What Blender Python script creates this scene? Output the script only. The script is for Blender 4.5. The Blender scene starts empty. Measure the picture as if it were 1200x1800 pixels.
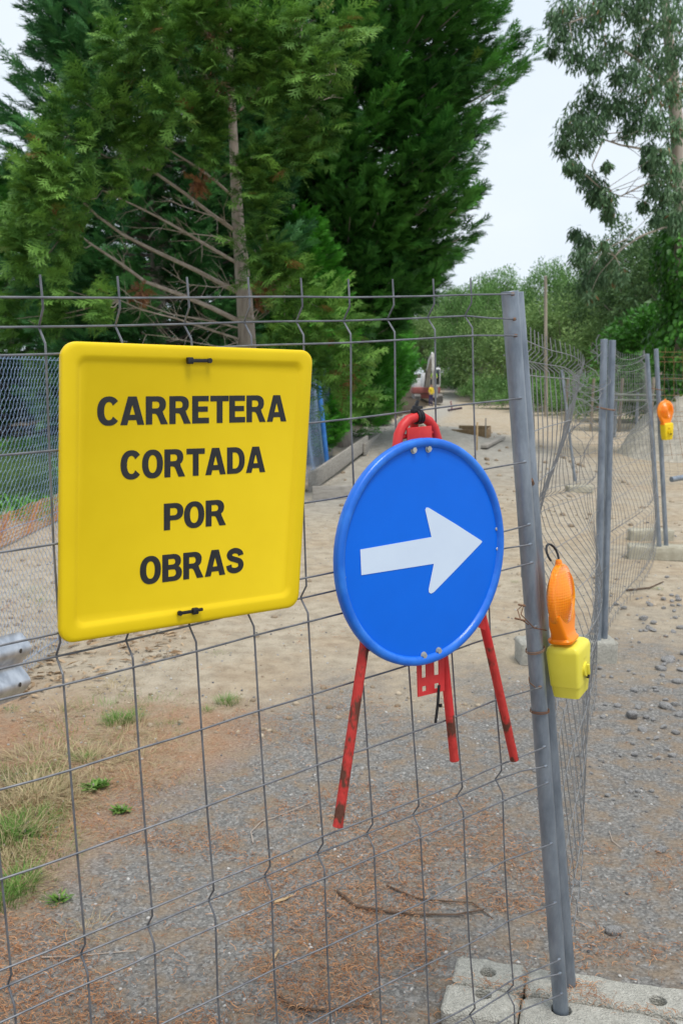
import bpy, math, random
import numpy as np
from mathutils import Vector, Matrix
random.seed(7); rng = np.random.default_rng(7)
SC = bpy.context.scene
COL = SC.collection

# ------------------------------------------------------------------ camera
EYE = 1.94
F = 1750.0
PITCH = math.atan(243/1750.0)
cam_d = bpy.data.cameras.new('camera'); cam = bpy.data.objects.new('camera', cam_d); COL.objects.link(cam)
cam_d.sensor_fit = 'VERTICAL'; cam_d.sensor_height = 36.0; cam_d.sensor_width = 24.0; cam_d.lens = 35.0
cam_d.clip_start = 0.05; cam_d.clip_end = 3000
cam.location = (0, 0, EYE); cam.rotation_euler = (math.pi/2 - PITCH, 0, 0)
cam_d.dof.use_dof = True; cam_d.dof.focus_distance = 2.25; cam_d.dof.aperture_fstop = 9.0
SC.camera = cam

# ------------------------------------------------------------------ world, sun, exposure
W = bpy.data.worlds.new('World'); SC.world = W; W.use_nodes = True
nt = W.node_tree; nt.nodes.clear()
sky = nt.nodes.new('ShaderNodeTexSky'); sky.sky_type = 'NISHITA'; sky.sun_disc = False
sky.sun_elevation = math.radians(69); sky.sun_rotation = math.radians(148); sky.air_density = 1.0; sky.dust_density = 3.0
tc = nt.nodes.new('ShaderNodeTexCoord')
mp = nt.nodes.new('ShaderNodeMapping'); mp.inputs['Scale'].default_value = (1.0, 1.0, 2.6)
nz = nt.nodes.new('ShaderNodeTexNoise'); nz.inputs['Scale'].default_value = 1.6; nz.inputs['Detail'].default_value = 5; nz.inputs['Roughness'].default_value = .5
rp = nt.nodes.new('ShaderNodeValToRGB')
rp.color_ramp.elements[0].position = .30; rp.color_ramp.elements[0].color = (7.3, 8.5, 9.9, 1)
rp.color_ramp.elements[1].position = .66; rp.color_ramp.elements[1].color = (8.9, 9.7, 10.5, 1)
mx = nt.nodes.new('ShaderNodeMixRGB'); mx.inputs[0].default_value = .90
bg = nt.nodes.new('ShaderNodeBackground'); bg.inputs['Strength'].default_value = .061
out = nt.nodes.new('ShaderNodeOutputWorld')
L = nt.links.new
L(tc.outputs['Generated'], mp.inputs[0]); L(mp.outputs[0], nz.inputs['Vector']); L(nz.outputs[0], rp.inputs[0])
L(sky.outputs[0], mx.inputs[1]); L(rp.outputs[0], mx.inputs[2]); L(mx.outputs[0], bg.inputs[0]); L(bg.outputs[0], out.inputs[0])
sl = bpy.data.lights.new('sun', 'SUN'); sl.energy = 1.5; sl.angle = math.radians(22); sl.color = (1, .96, .9)
so = bpy.data.objects.new('sun', sl); COL.objects.link(so)
so.rotation_euler = Vector((.20, -.32, 1.0)).to_track_quat('Z', 'Y').to_euler()
SC.view_settings.view_transform = 'Standard'; SC.view_settings.look = 'None'
SC.view_settings.exposure = 0.82; SC.view_settings.gamma = 1.0; SC.view_settings.use_curve_mapping = False
SC.cycles.max_bounces = 8; SC.cycles.diffuse_bounces = 3; SC.cycles.transparent_max_bounces = 8

# ------------------------------------------------------------------ rays
cP, sP = math.cos(PITCH), math.sin(PITCH)
CAM = np.array([0, 0, EYE])
def ray(x, y):
    a, b = (x-600)/F, (y-900)/F
    return np.array([a, -sP*b+cP, -cP*b-sP])
def G(x, y, z=0.0):                      # point at height z seen at photo pixel
    d = ray(x, y); return CAM + d*((z-EYE)/d[2])
def AT(x, y, Y):                         # point at distance Y seen at photo pixel
    d = ray(x, y); return CAM + d*(Y/d[1])
U = np.array([0.77380322, 0.63238402, 0.03631844])
V = np.array([0.04884216, -0.0024024, -0.99880362])
N = np.array([-0.63154019, 0.77465133, -0.03274598])
O = np.array([-0.65579122, 1.68623809, 0.13203786+EYE])
def PLuv(x, y, off=0.0):
    d = ray(x, y); k = N@(O+off*N-CAM)/(N@d); p = CAM+d*k-O
    return p@U, p@V
def UV(u, v, off=0.0): return O+u*U+v*V+off*N
def PL(x, y, off=0.0):
    u, v = PLuv(x, y, off); return UV(u, v, off)

# ------------------------------------------------------------------ materials
MATS = {}
def hexc(c): return (c[0], c[1], c[2], 1)
def mat(name, c1, c2=None, rough=.7, metal=0.0, scale=20, bump=0.0, bscale=None, detail=4, spec=.4, c3=None, coat=0.0, trans=0.0, stretch=(1, 1, 1), lo=.35, hi=.65, coords='Object'):
    if name in MATS: return MATS[name]
    m = bpy.data.materials.new(name); m.use_nodes = True; t = m.node_tree; b = t.nodes['Principled BSDF']
    b.inputs['Roughness'].default_value = rough; b.inputs['Metallic'].default_value = metal
    b.inputs['Specular IOR Level'].default_value = spec; b.inputs['Coat Weight'].default_value = coat
    tcn = t.nodes.new('ShaderNodeTexCoord'); mpn = t.nodes.new('ShaderNodeMapping'); mpn.inputs['Scale'].default_value = stretch
    t.links.new(tcn.outputs[coords], mpn.inputs[0])
    if c2 is None: b.inputs['Base Color'].default_value = hexc(c1)
    else:
        n = t.nodes.new('ShaderNodeTexNoise'); n.inputs['Scale'].default_value = scale; n.inputs['Detail'].default_value = detail; n.inputs['Roughness'].default_value = .6
        r = t.nodes.new('ShaderNodeValToRGB'); r.color_ramp.elements[0].position = lo; r.color_ramp.elements[1].position = hi
        r.color_ramp.elements[0].color = hexc(c1); r.color_ramp.elements[1].color = hexc(c2)
        if c3: e = r.color_ramp.elements.new(min(hi+.12, 1)); e.color = hexc(c3)
        t.links.new(mpn.outputs[0], n.inputs['Vector']); t.links.new(n.outputs[0], r.inputs[0]); t.links.new(r.outputs[0], b.inputs['Base Color'])
    if bump:
        n2 = t.nodes.new('ShaderNodeTexNoise'); n2.inputs['Scale'].default_value = bscale or scale*3; n2.inputs['Detail'].default_value = 5
        t.links.new(mpn.outputs[0], n2.inputs['Vector'])
        bp = t.nodes.new('ShaderNodeBump'); bp.inputs['Strength'].default_value = bump; bp.inputs['Distance'].default_value = .02
        t.links.new(n2.outputs[0], bp.inputs['Height']); t.links.new(bp.outputs[0], b.inputs['Normal'])
    MATS[name] = m; return m
def leafmat(name, ca, cb, cc=None, rough=.6, trans=.25):
    m = bpy.data.materials.new(name); m.use_nodes = True; t = m.node_tree; b = t.nodes['Principled BSDF']
    b.inputs['Roughness'].default_value = rough; b.inputs['Specular IOR Level'].default_value = .3
    a = t.nodes.new('ShaderNodeAttribute'); a.attribute_name = 'rnd'
    r = t.nodes.new('ShaderNodeValToRGB'); r.color_ramp.elements[0].color = hexc(ca); r.color_ramp.elements[1].color = hexc(cb)
    if cc: r.color_ramp.elements[1].position = .93; e = r.color_ramp.elements.new(.985); e.color = hexc(cc)
    tr = t.nodes.new('ShaderNodeBsdfTranslucent'); ms = t.nodes.new('ShaderNodeMixShader'); ms.inputs[0].default_value = trans
    o = t.nodes['Material Output']
    t.links.new(a.outputs['Fac'], r.inputs[0]); t.links.new(r.outputs[0], b.inputs['Base Color']); t.links.new(r.outputs[0], tr.inputs[0])
    t.links.new(b.outputs[0], ms.inputs[1]); t.links.new(tr.outputs[0], ms.inputs[2]); t.links.new(ms.outputs[0], o.inputs[0])
    MATS[name] = m; return m
M_galv = mat('galvanised', (.17, .20, .24), (.33, .37, .42), rough=.44, metal=.55, scale=22, detail=7, bump=.08, bscale=160, stretch=(1, 1, .3), lo=.32, hi=.68)
M_wire = mat('fence_wire', (.13, .135, .15), (.22, .225, .24), rough=.5, metal=.55, scale=30)
M_wirer = mat('rusty_wire', (.16, .07, .035), (.26, .16, .10), rough=.8, metal=.2, scale=18)
M_wire2 = mat('far_wire', (.18, .185, .19), (.28, .28, .28), rough=.55, metal=.4, scale=6)
M_rustpatch = mat('rusty_panel_wire', (.22, .10, .04), (.34, .22, .12), rough=.8, scale=2)
M_yellow = mat('sign_yellow', (.74, .52, .003), (.80, .575, .006), rough=.42, scale=3, spec=.25, bump=.01, bscale=60)
M_black = mat('lettering_black', (.014, .015, .016), (.022, .022, .022), rough=.5, scale=40)
M_plasticblack = mat('black_plastic', (.012, .012, .014), rough=.35)
M_blue = mat('sign_blue', (.0, .135, .72), (.0, .15, .79), rough=.42, scale=3, spec=.25)
M_bluerim = mat('sign_blue_edge', (.005, .135, .64), (.03, .22, .78), rough=.38, scale=14, coat=.2, lo=.45, hi=.75)
M_white = mat('arrow_white', (.62, .72, .86), (.66, .76, .89), rough=.4, scale=5)
M_bolt = mat('bright_bolt', (.45, .45, .42), (.62, .60, .55), rough=.45, metal=.6, scale=60)
M_red = mat('red_paint', (.52, .018, .02), (.62, .035, .035), rough=.45, scale=14, bump=.05, bscale=90)
M_redworn = mat('worn_red_paint', (.11, .035, .02), (.50, .035, .028), rough=.65, scale=24, bump=.3, lo=.42, hi=.50, stretch=(1, 1, .5))
M_amber = None
def plastic_amber():
    m = bpy.data.materials.new('amber_lens'); m.use_nodes = True; b = m.node_tree.nodes['Principled BSDF']; t = m.node_tree
    tc_ = t.nodes.new('ShaderNodeTexCoord'); wv = t.nodes.new('ShaderNodeTexWave'); wv.bands_direction = 'Z'; wv.inputs['Scale'].default_value = 42; wv.inputs['Distortion'].default_value = .3
    wv2 = t.nodes.new('ShaderNodeTexWave'); wv2.bands_direction = 'X'; wv2.inputs['Scale'].default_value = 42; ad = t.nodes.new('ShaderNodeMath'); ad.operation = 'ADD'
    bm_ = t.nodes.new('ShaderNodeBump'); bm_.inputs['Strength'].default_value = .18; bm_.inputs['Distance'].default_value = .003
    t.links.new(tc_.outputs['Object'], wv.inputs[0]); t.links.new(tc_.outputs['Object'], wv2.inputs[0]); t.links.new(wv.outputs['Fac'], ad.inputs[0]); t.links.new(wv2.outputs['Fac'], ad.inputs[1]); t.links.new(ad.outputs[0], bm_.inputs['Height']); t.links.new(bm_.outputs[0], b.inputs['Normal'])
    b.inputs['Base Color'].default_value = (1.0, .27, .0, 1); b.inputs['Roughness'].default_value = .22
    b.inputs['Subsurface Weight'].default_value = .5; b.inputs['Subsurface Radius'].default_value = (.03, .01, .002)
    b.inputs['Subsurface Scale'].default_value = .6
    b.inputs['Coat Weight'].default_value = .4
    return m
M_amber = plastic_amber()
M_box = mat('lamp_yellow', (.72, .62, .05), (.80, .70, .08), rough=.42, scale=6)
M_boxfar = mat('lamp_yellow_bright', (.85, .60, .01), rough=.42)
M_conc = mat('concrete', (.40, .385, .335), (.58, .56, .49), rough=.95, scale=60, detail=8, bump=1.0, bscale=170, c3=(.66, .64, .57), lo=.3, hi=.6)
M_concmoss = mat('mossy_concrete', (.17, .165, .12), (.27, .25, .19), rough=.95, scale=12, bump=.8, bscale=90)
M_rock = mat('grey_rock', (.11, .105, .10), (.44, .43, .42), rough=.9, scale=14, bump=.5, bscale=60)
M_peb = mat('pebble', (.16, .16, .165), (.42, .41, .39), rough=.9, scale=3, coords='Object')
M_bark = mat('cypress_bark', (.22, .18, .15), (.38, .33, .28), rough=.95, scale=10, bump=.6, stretch=(1, 1, .2))
M_twig = mat('dead_twig', (.32, .26, .21), (.46, .39, .33), rough=.95, scale=8)
M_eubark = mat('eucalyptus_bark', (.30, .25, .20), (.48, .42, .36), rough=.9, scale=4, stretch=(1, 1, .15))
M_plank = mat('weathered_plank', (.27, .25, .22), (.40, .37, .33), rough=.9, scale=6, bump=.4, stretch=(1, 1, 6))
M_wood = mat('pine_wood', (.42, .29, .15), (.52, .38, .22), rough=.8, scale=8)
M_polewood = mat('pole_wood', (.22, .19, .15), (.42, .36, .29), rough=.9, scale=3, stretch=(2, 2, .1))
M_bluepaint = mat('post_blue', (.03, .16, .50), (.06, .24, .62), rough=.6, scale=8)
M_link = mat('chain_link_blue', (.17, .26, .42), (.28, .38, .54), rough=.6, metal=.0, scale=5)
M_orange = mat('orange_netting', (.46, .20, .07), (.58, .28, .11), rough=.8, scale=6)
M_needle = None
M_exwhite = mat('machine_white', (.62, .62, .62), (.72, .72, .71), rough=.5, scale=2)
M_exred = mat('machine_red', (.26, .075, .065), (.36, .12, .10), rough=.6, scale=2)
M_exgrey = mat('machine_grey', (.16, .15, .14), (.28, .26, .24), rough=.8, scale=3)
M_glassd = mat('cab_glass', (.03, .04, .045), rough=.12, spec=.6)
M_cloth_y = mat('shirt_yellow', (.75, .55, .03), (.82, .62, .06), rough=.9, scale=9)
M_cloth_b = mat('trousers_navy', (.04, .035, .10), (.06, .05, .14), rough=.9, scale=9)
M_skin = mat('skin', (.45, .24, .16), rough=.6)
M_hair = mat('hair', (.03, .02, .015), rough=.8)
M_hiviz = mat('hiviz', (.45, .75, .03), rough=.8)
M_pink = mat('pvc_pink', (.35, .2, .2), rough=.6)

# ------------------------------------------------------------------ mesh tools
class MB:
    def __init__(s): s.v = []; s.f = []; s.mi = []; s.m = 0
    def add(s, vs, fs):
        b = len(s.v); s.v += [tuple(map(float, p)) for p in vs]
        s.f += [tuple(i+b for i in f) for f in fs]; s.mi += [s.m]*len(fs)
    def tube(s, pts, r, n=8, cap=True, flat=None):
        pts = [np.array(p, float) for p in pts]; rs = r if hasattr(r, '__len__') else [r]*len(pts)
        b0 = len(s.v); prev = None; rings = []
        for i, p in enumerate(pts):
            t = (pts[min(i+1, len(pts)-1)]-pts[max(i-1, 0)]); t = t/(np.linalg.norm(t)+1e-12)
            if prev is None:
                a = np.array([0, 0, 1.]) if abs(t[2]) < .9 else np.array([1., 0, 0])
                e1 = np.cross(a, t)
            else: e1 = prev-t*(prev@t)
            e1 /= np.linalg.norm(e1); prev = e1; e2 = np.cross(t, e1)
            rings.append([p+rs[i]*(math.cos(k*2*math.pi/n)*e1+math.sin(k*2*math.pi/n)*e2) for k in range(n)])
        vs = [q for ring in rings for q in ring]; fs = []
        for i in range(len(pts)-1):
            for k in range(n): fs.append((i*n+k, i*n+(k+1) % n, (i+1)*n+(k+1) % n, (i+1)*n+k))
        if cap: fs.append(tuple(reversed(range(n)))); fs.append(tuple((len(pts)-1)*n+k for k in range(n)))
        s.add(vs, fs); return s
    def loft(s, rings, closed=True, cap0=True, cap1=True):
        n = len(rings[0]); vs = [q for r in rings for q in r]; fs = []
        for i in range(len(rings)-1):
            for k in range(n if closed else n-1): fs.append((i*n+k, i*n+(k+1) % n, (i+1)*n+(k+1) % n, (i+1)*n+k))
        if cap0: fs.append(tuple(reversed(range(n))))
        if cap1: fs.append(tuple((len(rings)-1)*n+k for k in range(n)))
        s.add(vs, fs); return s
    def box(s, c, sx, sy, sz, ax=(1, 0, 0), ay=(0, 1, 0), az=(0, 0, 1), bev=0.0):
        c, ax, ay, az = [np.array(q, float) for q in (c, ax, ay, az)]
        if bev <= 0:
            vs = [c+ax*sx*i/2+ay*sy*j/2+az*sz*k/2 for k in (-1, 1) for j in (-1, 1) for i in (-1, 1)]
            s.add(vs, [(0, 2, 3, 1), (4, 5, 7, 6), (0, 1, 5, 4), (2, 6, 7, 3), (0, 4, 6, 2), (1, 3, 7, 5)]); return s
        rings = []
        for (zz, ins) in ((-sz/2, bev), (-sz/2+bev*.3, bev*.3), (-sz/2+bev, 0), (sz/2-bev, 0), (sz/2-bev*.3, bev*.3), (sz/2, bev)):
            rings.append([c+az*zz+ax*a+ay*b for a, b in rrect(sx/2-ins, sy/2-ins, bev, 3)])
        return s.loft(rings)
    def build(s, name, m, parent=None, smooth=True):
        me = bpy.data.meshes.new(name)
        v = np.array(s.v) if s.v else np.zeros((0, 3))
        if parent is not None: v = v-np.array(WL[parent.name])
        me.from_pydata(v.tolist(), [], s.f)
        ms = m if isinstance(m, (list, tuple)) else [m]
        for q in ms: me.materials.append(q)
        if len(ms) > 1: me.polygons.foreach_set('material_index', s.mi)
        if smooth:
            me.polygons.foreach_set('use_smooth', [True]*len(me.polygons)); me.set_sharp_from_angle(angle=math.radians(38))
        o = bpy.data.objects.new(name, me); COL.objects.link(o)
        if parent is not None: o.parent = parent; WL[o.name] = WL[parent.name]
        else: WL[o.name] = (0, 0, 0)
        return o
WL = {}
def rrect(hx, hy, r, n=5):
    pts = []
    for cx, cy, a0 in ((hx-r, hy-r, 0), (-hx+r, hy-r, 90), (-hx+r, -hy+r, 180), (hx-r, -hy+r, 270)):
        for k in range(n+1):
            a = math.radians(a0+90*k/n); pts.append((cx+r*math.cos(a), cy+r*math.sin(a)))
    return pts
def tag(o, label=None, cat=None, group=None, kind=None):
    if label: o['label'] = label
    if cat: o['category'] = cat
    if group: o['group'] = group
    if kind: o['kind'] = kind
    return o
def thing(name, loc, label, cat, group=None):
    o = bpy.data.objects.new(name, None); COL.objects.link(o); o.location = tuple(loc); o.empty_display_size = .1
    WL[o.name] = tuple(loc); return tag(o, label, cat, group)
def recentre(o):                         # top-level single mesh: move origin to its base
    me = o.data; n = len(me.vertices); a = np.zeros(n*3); me.vertices.foreach_get('co', a); a = a.reshape(-1, 3)
    c = np.array([(a[:, 0].min()+a[:, 0].max())/2, (a[:, 1].min()+a[:, 1].max())/2, a[:, 2].min()])
    me.vertices.foreach_set('co', (a-c).ravel()); o.location = tuple(c); WL[o.name] = tuple(c); me.update(); return o
def copy_tree(o, loc=None, rz=None, sc=None, label=None, group=None):
    c = o.copy(); COL.objects.link(c)
    if loc is not None: c.location = tuple(loc)
    if rz is not None: c.rotation_euler = (0, 0, rz)
    if sc is not None: c.scale = sc if hasattr(sc, '__len__') else (sc, sc, sc)
    if label: c['label'] = label
    if group: c['group'] = group
    for ch in o.children:
        d = ch.copy(); COL.objects.link(d); d.parent = c
        for g in ch.children: e = g.copy(); COL.objects.link(e); e.parent = d
    return c
def batch(name, T, faces, P, Fr, S, m, parent=None, rnd=None, offset=None):
    """many copies of a small template merged in one mesh. T (k,3), P (n,3), Fr (n,3,3) rows = axes, S (n,) """
    n, k = len(P), len(T)
    V_ = (np.einsum('kj,njc->nkc', T, Fr)*S[:, None, None]+P[:, None, :]).reshape(-1, 3)
    if parent is not None: V_ = V_-np.array(WL[parent.name])
    q = len(faces[0]); fa = np.array(faces)
    Fa = (fa[None]+(np.arange(n)*k)[:, None, None]).reshape(-1)
    me = bpy.data.meshes.new(name); me.vertices.add(n*k); me.vertices.foreach_set('co', V_.ravel())
    nf = n*len(faces); me.loops.add(len(Fa)); me.loops.foreach_set('vertex_index', Fa.astype(np.int32))
    me.polygons.add(nf); me.polygons.foreach_set('loop_start', np.arange(0, nf*q, q, dtype=np.int32))
    me.update(calc_edges=True); me.validate()
    if rnd is None: rnd = rng.random(n)
    a = me.attributes.new('rnd', 'FLOAT', 'POINT'); a.data.foreach_set('value', np.repeat(rnd, k).astype(np.float32))
    me.materials.append(m)
    o = bpy.data.objects.new(name, me); COL.objects.link(o)
    if parent is not None: o.parent = parent; WL[o.name] = WL[parent.name]
    else: WL[o.name] = (0, 0, 0)
    return o
def unit(a): return a/(np.linalg.norm(a, axis=-1, keepdims=True)+1e-9)
def frames(fwd, up):
    f = unit(fwd); s = unit(np.cross(up, f)); u = np.cross(f, s)
    return np.stack([f, s, u], axis=1)
TABS = {}
def vnoise(x, y, seed=0):                # cheap smooth 2-d noise
    x = np.asarray(x, float); y = np.asarray(y, float)
    if seed not in TABS: TABS[seed] = np.random.default_rng(seed).random((256, 256))
    tab = TABS[seed]
    xi = np.floor(x).astype(int); yi = np.floor(y).astype(int); fx = x-xi; fy = y-yi
    fx = fx*fx*(3-2*fx); fy = fy*fy*(3-2*fy)
    g = lambda a, b: tab[a % 256, b % 256]
    return (g(xi, yi)*(1-fx)+g(xi+1, yi)*fx)*(1-fy)+(g(xi, yi+1)*(1-fx)+g(xi+1, yi+1)*fx)*fy
def fbm(x, y, o=4, seed=0):
    s = 0; a = 1; t = 0
    for k in range(o): s = s+a*vnoise(x*2**k+17*k, y*2**k+9*k, seed+k); t += a; a *= .5
    return s/t

# ------------------------------------------------------------------ ground
def smooth(a, b, x): t = np.clip((x-a)/(b-a), 0, 1); return t*t*(3-2*t)
FA = G(50, 1190); FB = G(560, 838)       # foot line of the chain link fence
FD = (FB-FA)/np.linalg.norm(FB-FA); FNL = np.array([-FD[1], FD[0], 0])   # to its left
def side(x, y): return (x-FA[0])*FNL[0]+(y-FA[1])*FNL[1]     # >0 left of the chain link fence
def gz(x, y):
    z = .035*(fbm(x*.9+5, y*.9, 3, 1)-.5)+.022*(fbm(x*5, y*5, 4, 4)-.5)
    far = smooth(8, 30, y)
    z = z+far*.35*(fbm(x*.22, y*.22, 3, 9)-.5)
    z = z-.55*smooth(35, 75, y)*(1-smooth(88, 130, y))
    z = z+.9*smooth(86, 118, y)
    z = z+1.0*smooth(13, 24, x+0*y)*smooth(20, 40, y)*.3
    # grey gravel swell in the middle of the site
    z = z+.45*np.exp(-(((x-2.6)/2.6)**2+((y-27)/7)**2))*(.8+.4*fbm(x*.6, y*.6, 3, 13))
    s = side(x, y)
    z = z+np.where((s > -.05) & (y > 14), .5*smooth(0, 1.6, s)*smooth(15, 20, y), 0)
    return z
def gradlist(segs):
    a = []
    for lo, hi, st in segs: a += list(np.arange(lo, hi, st))
    return np.array(a+[segs[-1][1]])
xs = gradlist([(-500, -60, 40), (-60, -12, 1.5), (-12, -3, .25), (-3, 3, .045), (3, 12, .25), (12, 60, 1.5), (60, 500, 40)])
ys = gradlist([(-30, 1.6, 1.5), (1.6, 6, .045), (6, 12, .12), (12, 40, .4), (40, 140, 1.5), (140, 900, 40)])
XX, YY = np.meshgrid(xs, ys, indexing='ij'); ZZ = gz(XX, YY)
nx, ny = XX.shape
me = bpy.data.meshes.new('ground'); me.vertices.add(nx*ny)
me.vertices.foreach_set('co', np.stack([XX, YY, ZZ], -1).ravel())
ii, jj = np.meshgrid(np.arange(nx-1), np.arange(ny-1), indexing='ij'); i0 = ii*ny+jj
q = np.stack([i0, i0+ny, i0+ny+1, i0+1], -1).reshape(-1)
nf = len(q)//4; me.loops.add(len(q)); me.loops.foreach_set('vertex_index', q.astype(np.int32))
me.polygons.add(nf); me.polygons.foreach_set('loop_start', np.arange(0, nf*4, 4, dtype=np.int32)); me.update(calc_edges=True)
me.polygons.foreach_set('use_smooth', [True]*nf)
# soil zones as a per-vertex material weight (kind of soil, not light)
X_, Y_ = XX, YY
w1 = (fbm(X_*.8, Y_*.8, 4, 21)-.5); w2 = (fbm(X_*2.2, Y_*2.2, 4, 31)-.5)
# boundary grey gravel -> brown soil (left), -> sand (beyond)
leftedge = -1.15+.42*(Y_-3.0)
brown = smooth(.25, -.25, X_-(-1.2+.33*(Y_-3.2))+w1*1.0)*(1-smooth(7.0, 9.5, Y_))
sand = smooth(-.7, 1.1, Y_-(6.2+.35*np.clip(X_, -2, 3))+w1*2.6+w2*1.2)
s_ = side(X_, Y_)
greyfar = np.exp(-(((X_-2.4)/2.7)**4+((Y_-28)/11)**4))*smooth(.2, .5, 1+w2)
greyfar = np.maximum(greyfar, smooth(.9, 0, np.abs(s_+1.0)-.3)*smooth(12, 15, Y_)*.8)
grass = np.where(s_ > .5, smooth(12, 15, Y_)*(1-smooth(24, 30, Y_)), 0)*smooth(.35, .6, .5+w1*1.4+.12)
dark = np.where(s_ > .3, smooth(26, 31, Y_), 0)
for nm, arr in (('z_brown', brown), ('z_sand', sand), ('z_grey', greyfar), ('z_grass', grass), ('z_dark', dark)):
    a = me.attributes.new(nm, 'FLOAT', 'POINT'); a.data.foreach_set('value', np.clip(arr, 0, 1).ravel().astype(np.float32))
gm = bpy.data.materials.new('ground_soil'); gm.use_nodes = True; t = gm.node_tree; b = t.nodes['Principled BSDF']; b.inputs['Roughness'].default_value = .95; b.inputs['Specular IOR Level'].default_value = .15
tcn = t.nodes.new('ShaderNodeTexCoord')
def nnoise(sc, det=5, ro=.6):
    n = t.nodes.new('ShaderNodeTexNoise'); n.inputs['Scale'].default_value = sc; n.inputs['Detail'].default_value = det; n.inputs['Roughness'].default_value = ro
    t.links.new(tcn.outputs['Object'], n.inputs['Vector']); return n
def nramp(src, stops):
    r = t.nodes.new('ShaderNodeValToRGB'); r.color_ramp.elements[0].position = stops[0][0]; r.color_ramp.elements[0].color = hexc(stops[0][1])
    r.color_ramp.elements[1].position = stops[-1][0]; r.color_ramp.elements[1].color = hexc(stops[-1][1])
    for p, c in stops[1:-1]: e = r.color_ramp.elements.new(p); e.color = hexc(c)
    t.links.new(src, r.inputs[0]); return r.outputs[0]
def nmix(fac, a, b_):
    m = t.nodes.new('ShaderNodeMixRGB'); t.links.new(a, m.inputs[1]); t.links.new(b_, m.inputs[2])
    if isinstance(fac, float): m.inputs[0].default_value = fac
    else: t.links.new(fac, m.inputs[0])
    return m.outputs[0]
fine = nnoise(75, 6, .75); mid = nnoise(7, 6, .65); big = nnoise(1.1, 5); vor = t.nodes.new('ShaderNodeTexVoronoi'); vor.inputs['Scale'].default_value = 95; t.links.new(tcn.outputs['Object'], vor.inputs['Vector'])
grey = nmix(.55, nramp(fine.outputs[0], [(.3, (.085, .08, .072)), (.5, (.215, .207, .195)), (.72, (.48, .46, .43))]), nramp(vor.outputs['Color'], [(.1, (.10, .096, .09)), (.6, (.24, .232, .215)), (.95, (.48, .46, .43))]))
grey = nmix(nramp(mid.outputs[0], [(.45, (0, 0, 0)), (.62, (.75, .75, .75))]), grey, nramp(fine.outputs[0], [(.3, (.19, .14, .095)), (.7, (.38, .29, .20))]))
brw = nramp(fine.outputs[0], [(.28, (.17, .095, .055)), (.5, (.36, .22, .135)), (.75, (.54, .37, .25))])
brw = nmix(nramp(mid.outputs[0], [(.42, (0, 0, 0)), (.66, (1, 1, 1))]), brw, nramp(fine.outputs[0], [(.3, (.22, .15, .10)), (.7, (.48, .37, .26))]))
snd = nmix(.5, nramp(fine.outputs[0], [(.3, (.24, .20, .145)), (.6, (.47, .40, .305)), (.8, (.66, .59, .48))]), nramp(mid.outputs[0], [(.35, (.30, .245, .175)), (.6, (.56, .48, .365))]))
snd = nmix(nramp(big.outputs[0], [(.45, (0, 0, 0)), (.6, (.7, .7, .7))]), snd, nramp(mid.outputs[0], [(.3, (.30, .225, .15)), (.7, (.50, .40, .28))]))
grf = nramp(mid.outputs[0], [(.3, (.27, .26, .235)), (.7, (.44, .42, .375))])
grs = nramp(mid.outputs[0], [(.3, (.03, .07, .015)), (.7, (.10, .16, .04))])
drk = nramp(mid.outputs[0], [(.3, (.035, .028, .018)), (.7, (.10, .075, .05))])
def at(nm): a = t.nodes.new('ShaderNodeAttribute'); a.attribute_name = nm; return a.outputs['Fac']
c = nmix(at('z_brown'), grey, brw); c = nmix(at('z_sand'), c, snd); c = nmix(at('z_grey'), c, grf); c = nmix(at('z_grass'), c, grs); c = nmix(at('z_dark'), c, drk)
t.links.new(c, b.inputs['Base Color'])
bp = t.nodes.new('ShaderNodeBump'); bp.inputs['Strength'].default_value = .9; bp.inputs['Distance'].default_value = .012
t.links.new(fine.outputs[0], bp.inputs['Height']); bp2 = t.nodes.new('ShaderNodeBump'); bp2.inputs['Strength'].default_value = .6; bp2.inputs['Distance'].default_value = .06
t.links.new(mid.outputs[0], bp2.inputs['Height']); t.links.new(bp.outputs[0], bp2.inputs['Normal']); t.links.new(bp2.outputs[0], b.inputs['Normal'])
me.materials.append(gm); go = bpy.data.objects.new('ground', me); COL.objects.link(go); tag(go, kind='structure')
def GZ(x, y): return float(gz(np.array(x), np.array(y)))
def GP(x, y):
    p = G(x, y)
    for _ in range(3): p = G(x, y, GZ(p[0], p[1]))
    return p

# gravel heap on the right
hx, hy = np.meshgrid(np.linspace(-1, 1, 40), np.linspace(-1, 1, 30), indexing='ij')
hc = np.array([10.5, 24.0]); HX = hc[0]+hx*3.8; HY = hc[1]+hy*3.2
HZ = 2.6*np.clip(1-(hx**2+hy**2), 0, 1)**.8*(.85+.3*fbm(HX*1.3, HY*1.3, 4, 40))+gz(HX, HY)-.12
b_ = MB(); vs = np.stack([HX, HY, HZ], -1).reshape(-1, 3); fs = [(i*30+j, (i+1)*30+j, (i+1)*30+j+1, i*30+j+1) for i in range(39) for j in range(29)]
b_.add(vs, fs); tag(b_.build('gravel_heap', mat('heap_gravel', (.40, .37, .31), (.58, .54, .46), rough=.95, scale=6, bump=.6, bscale=20)), kind='structure')

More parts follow.
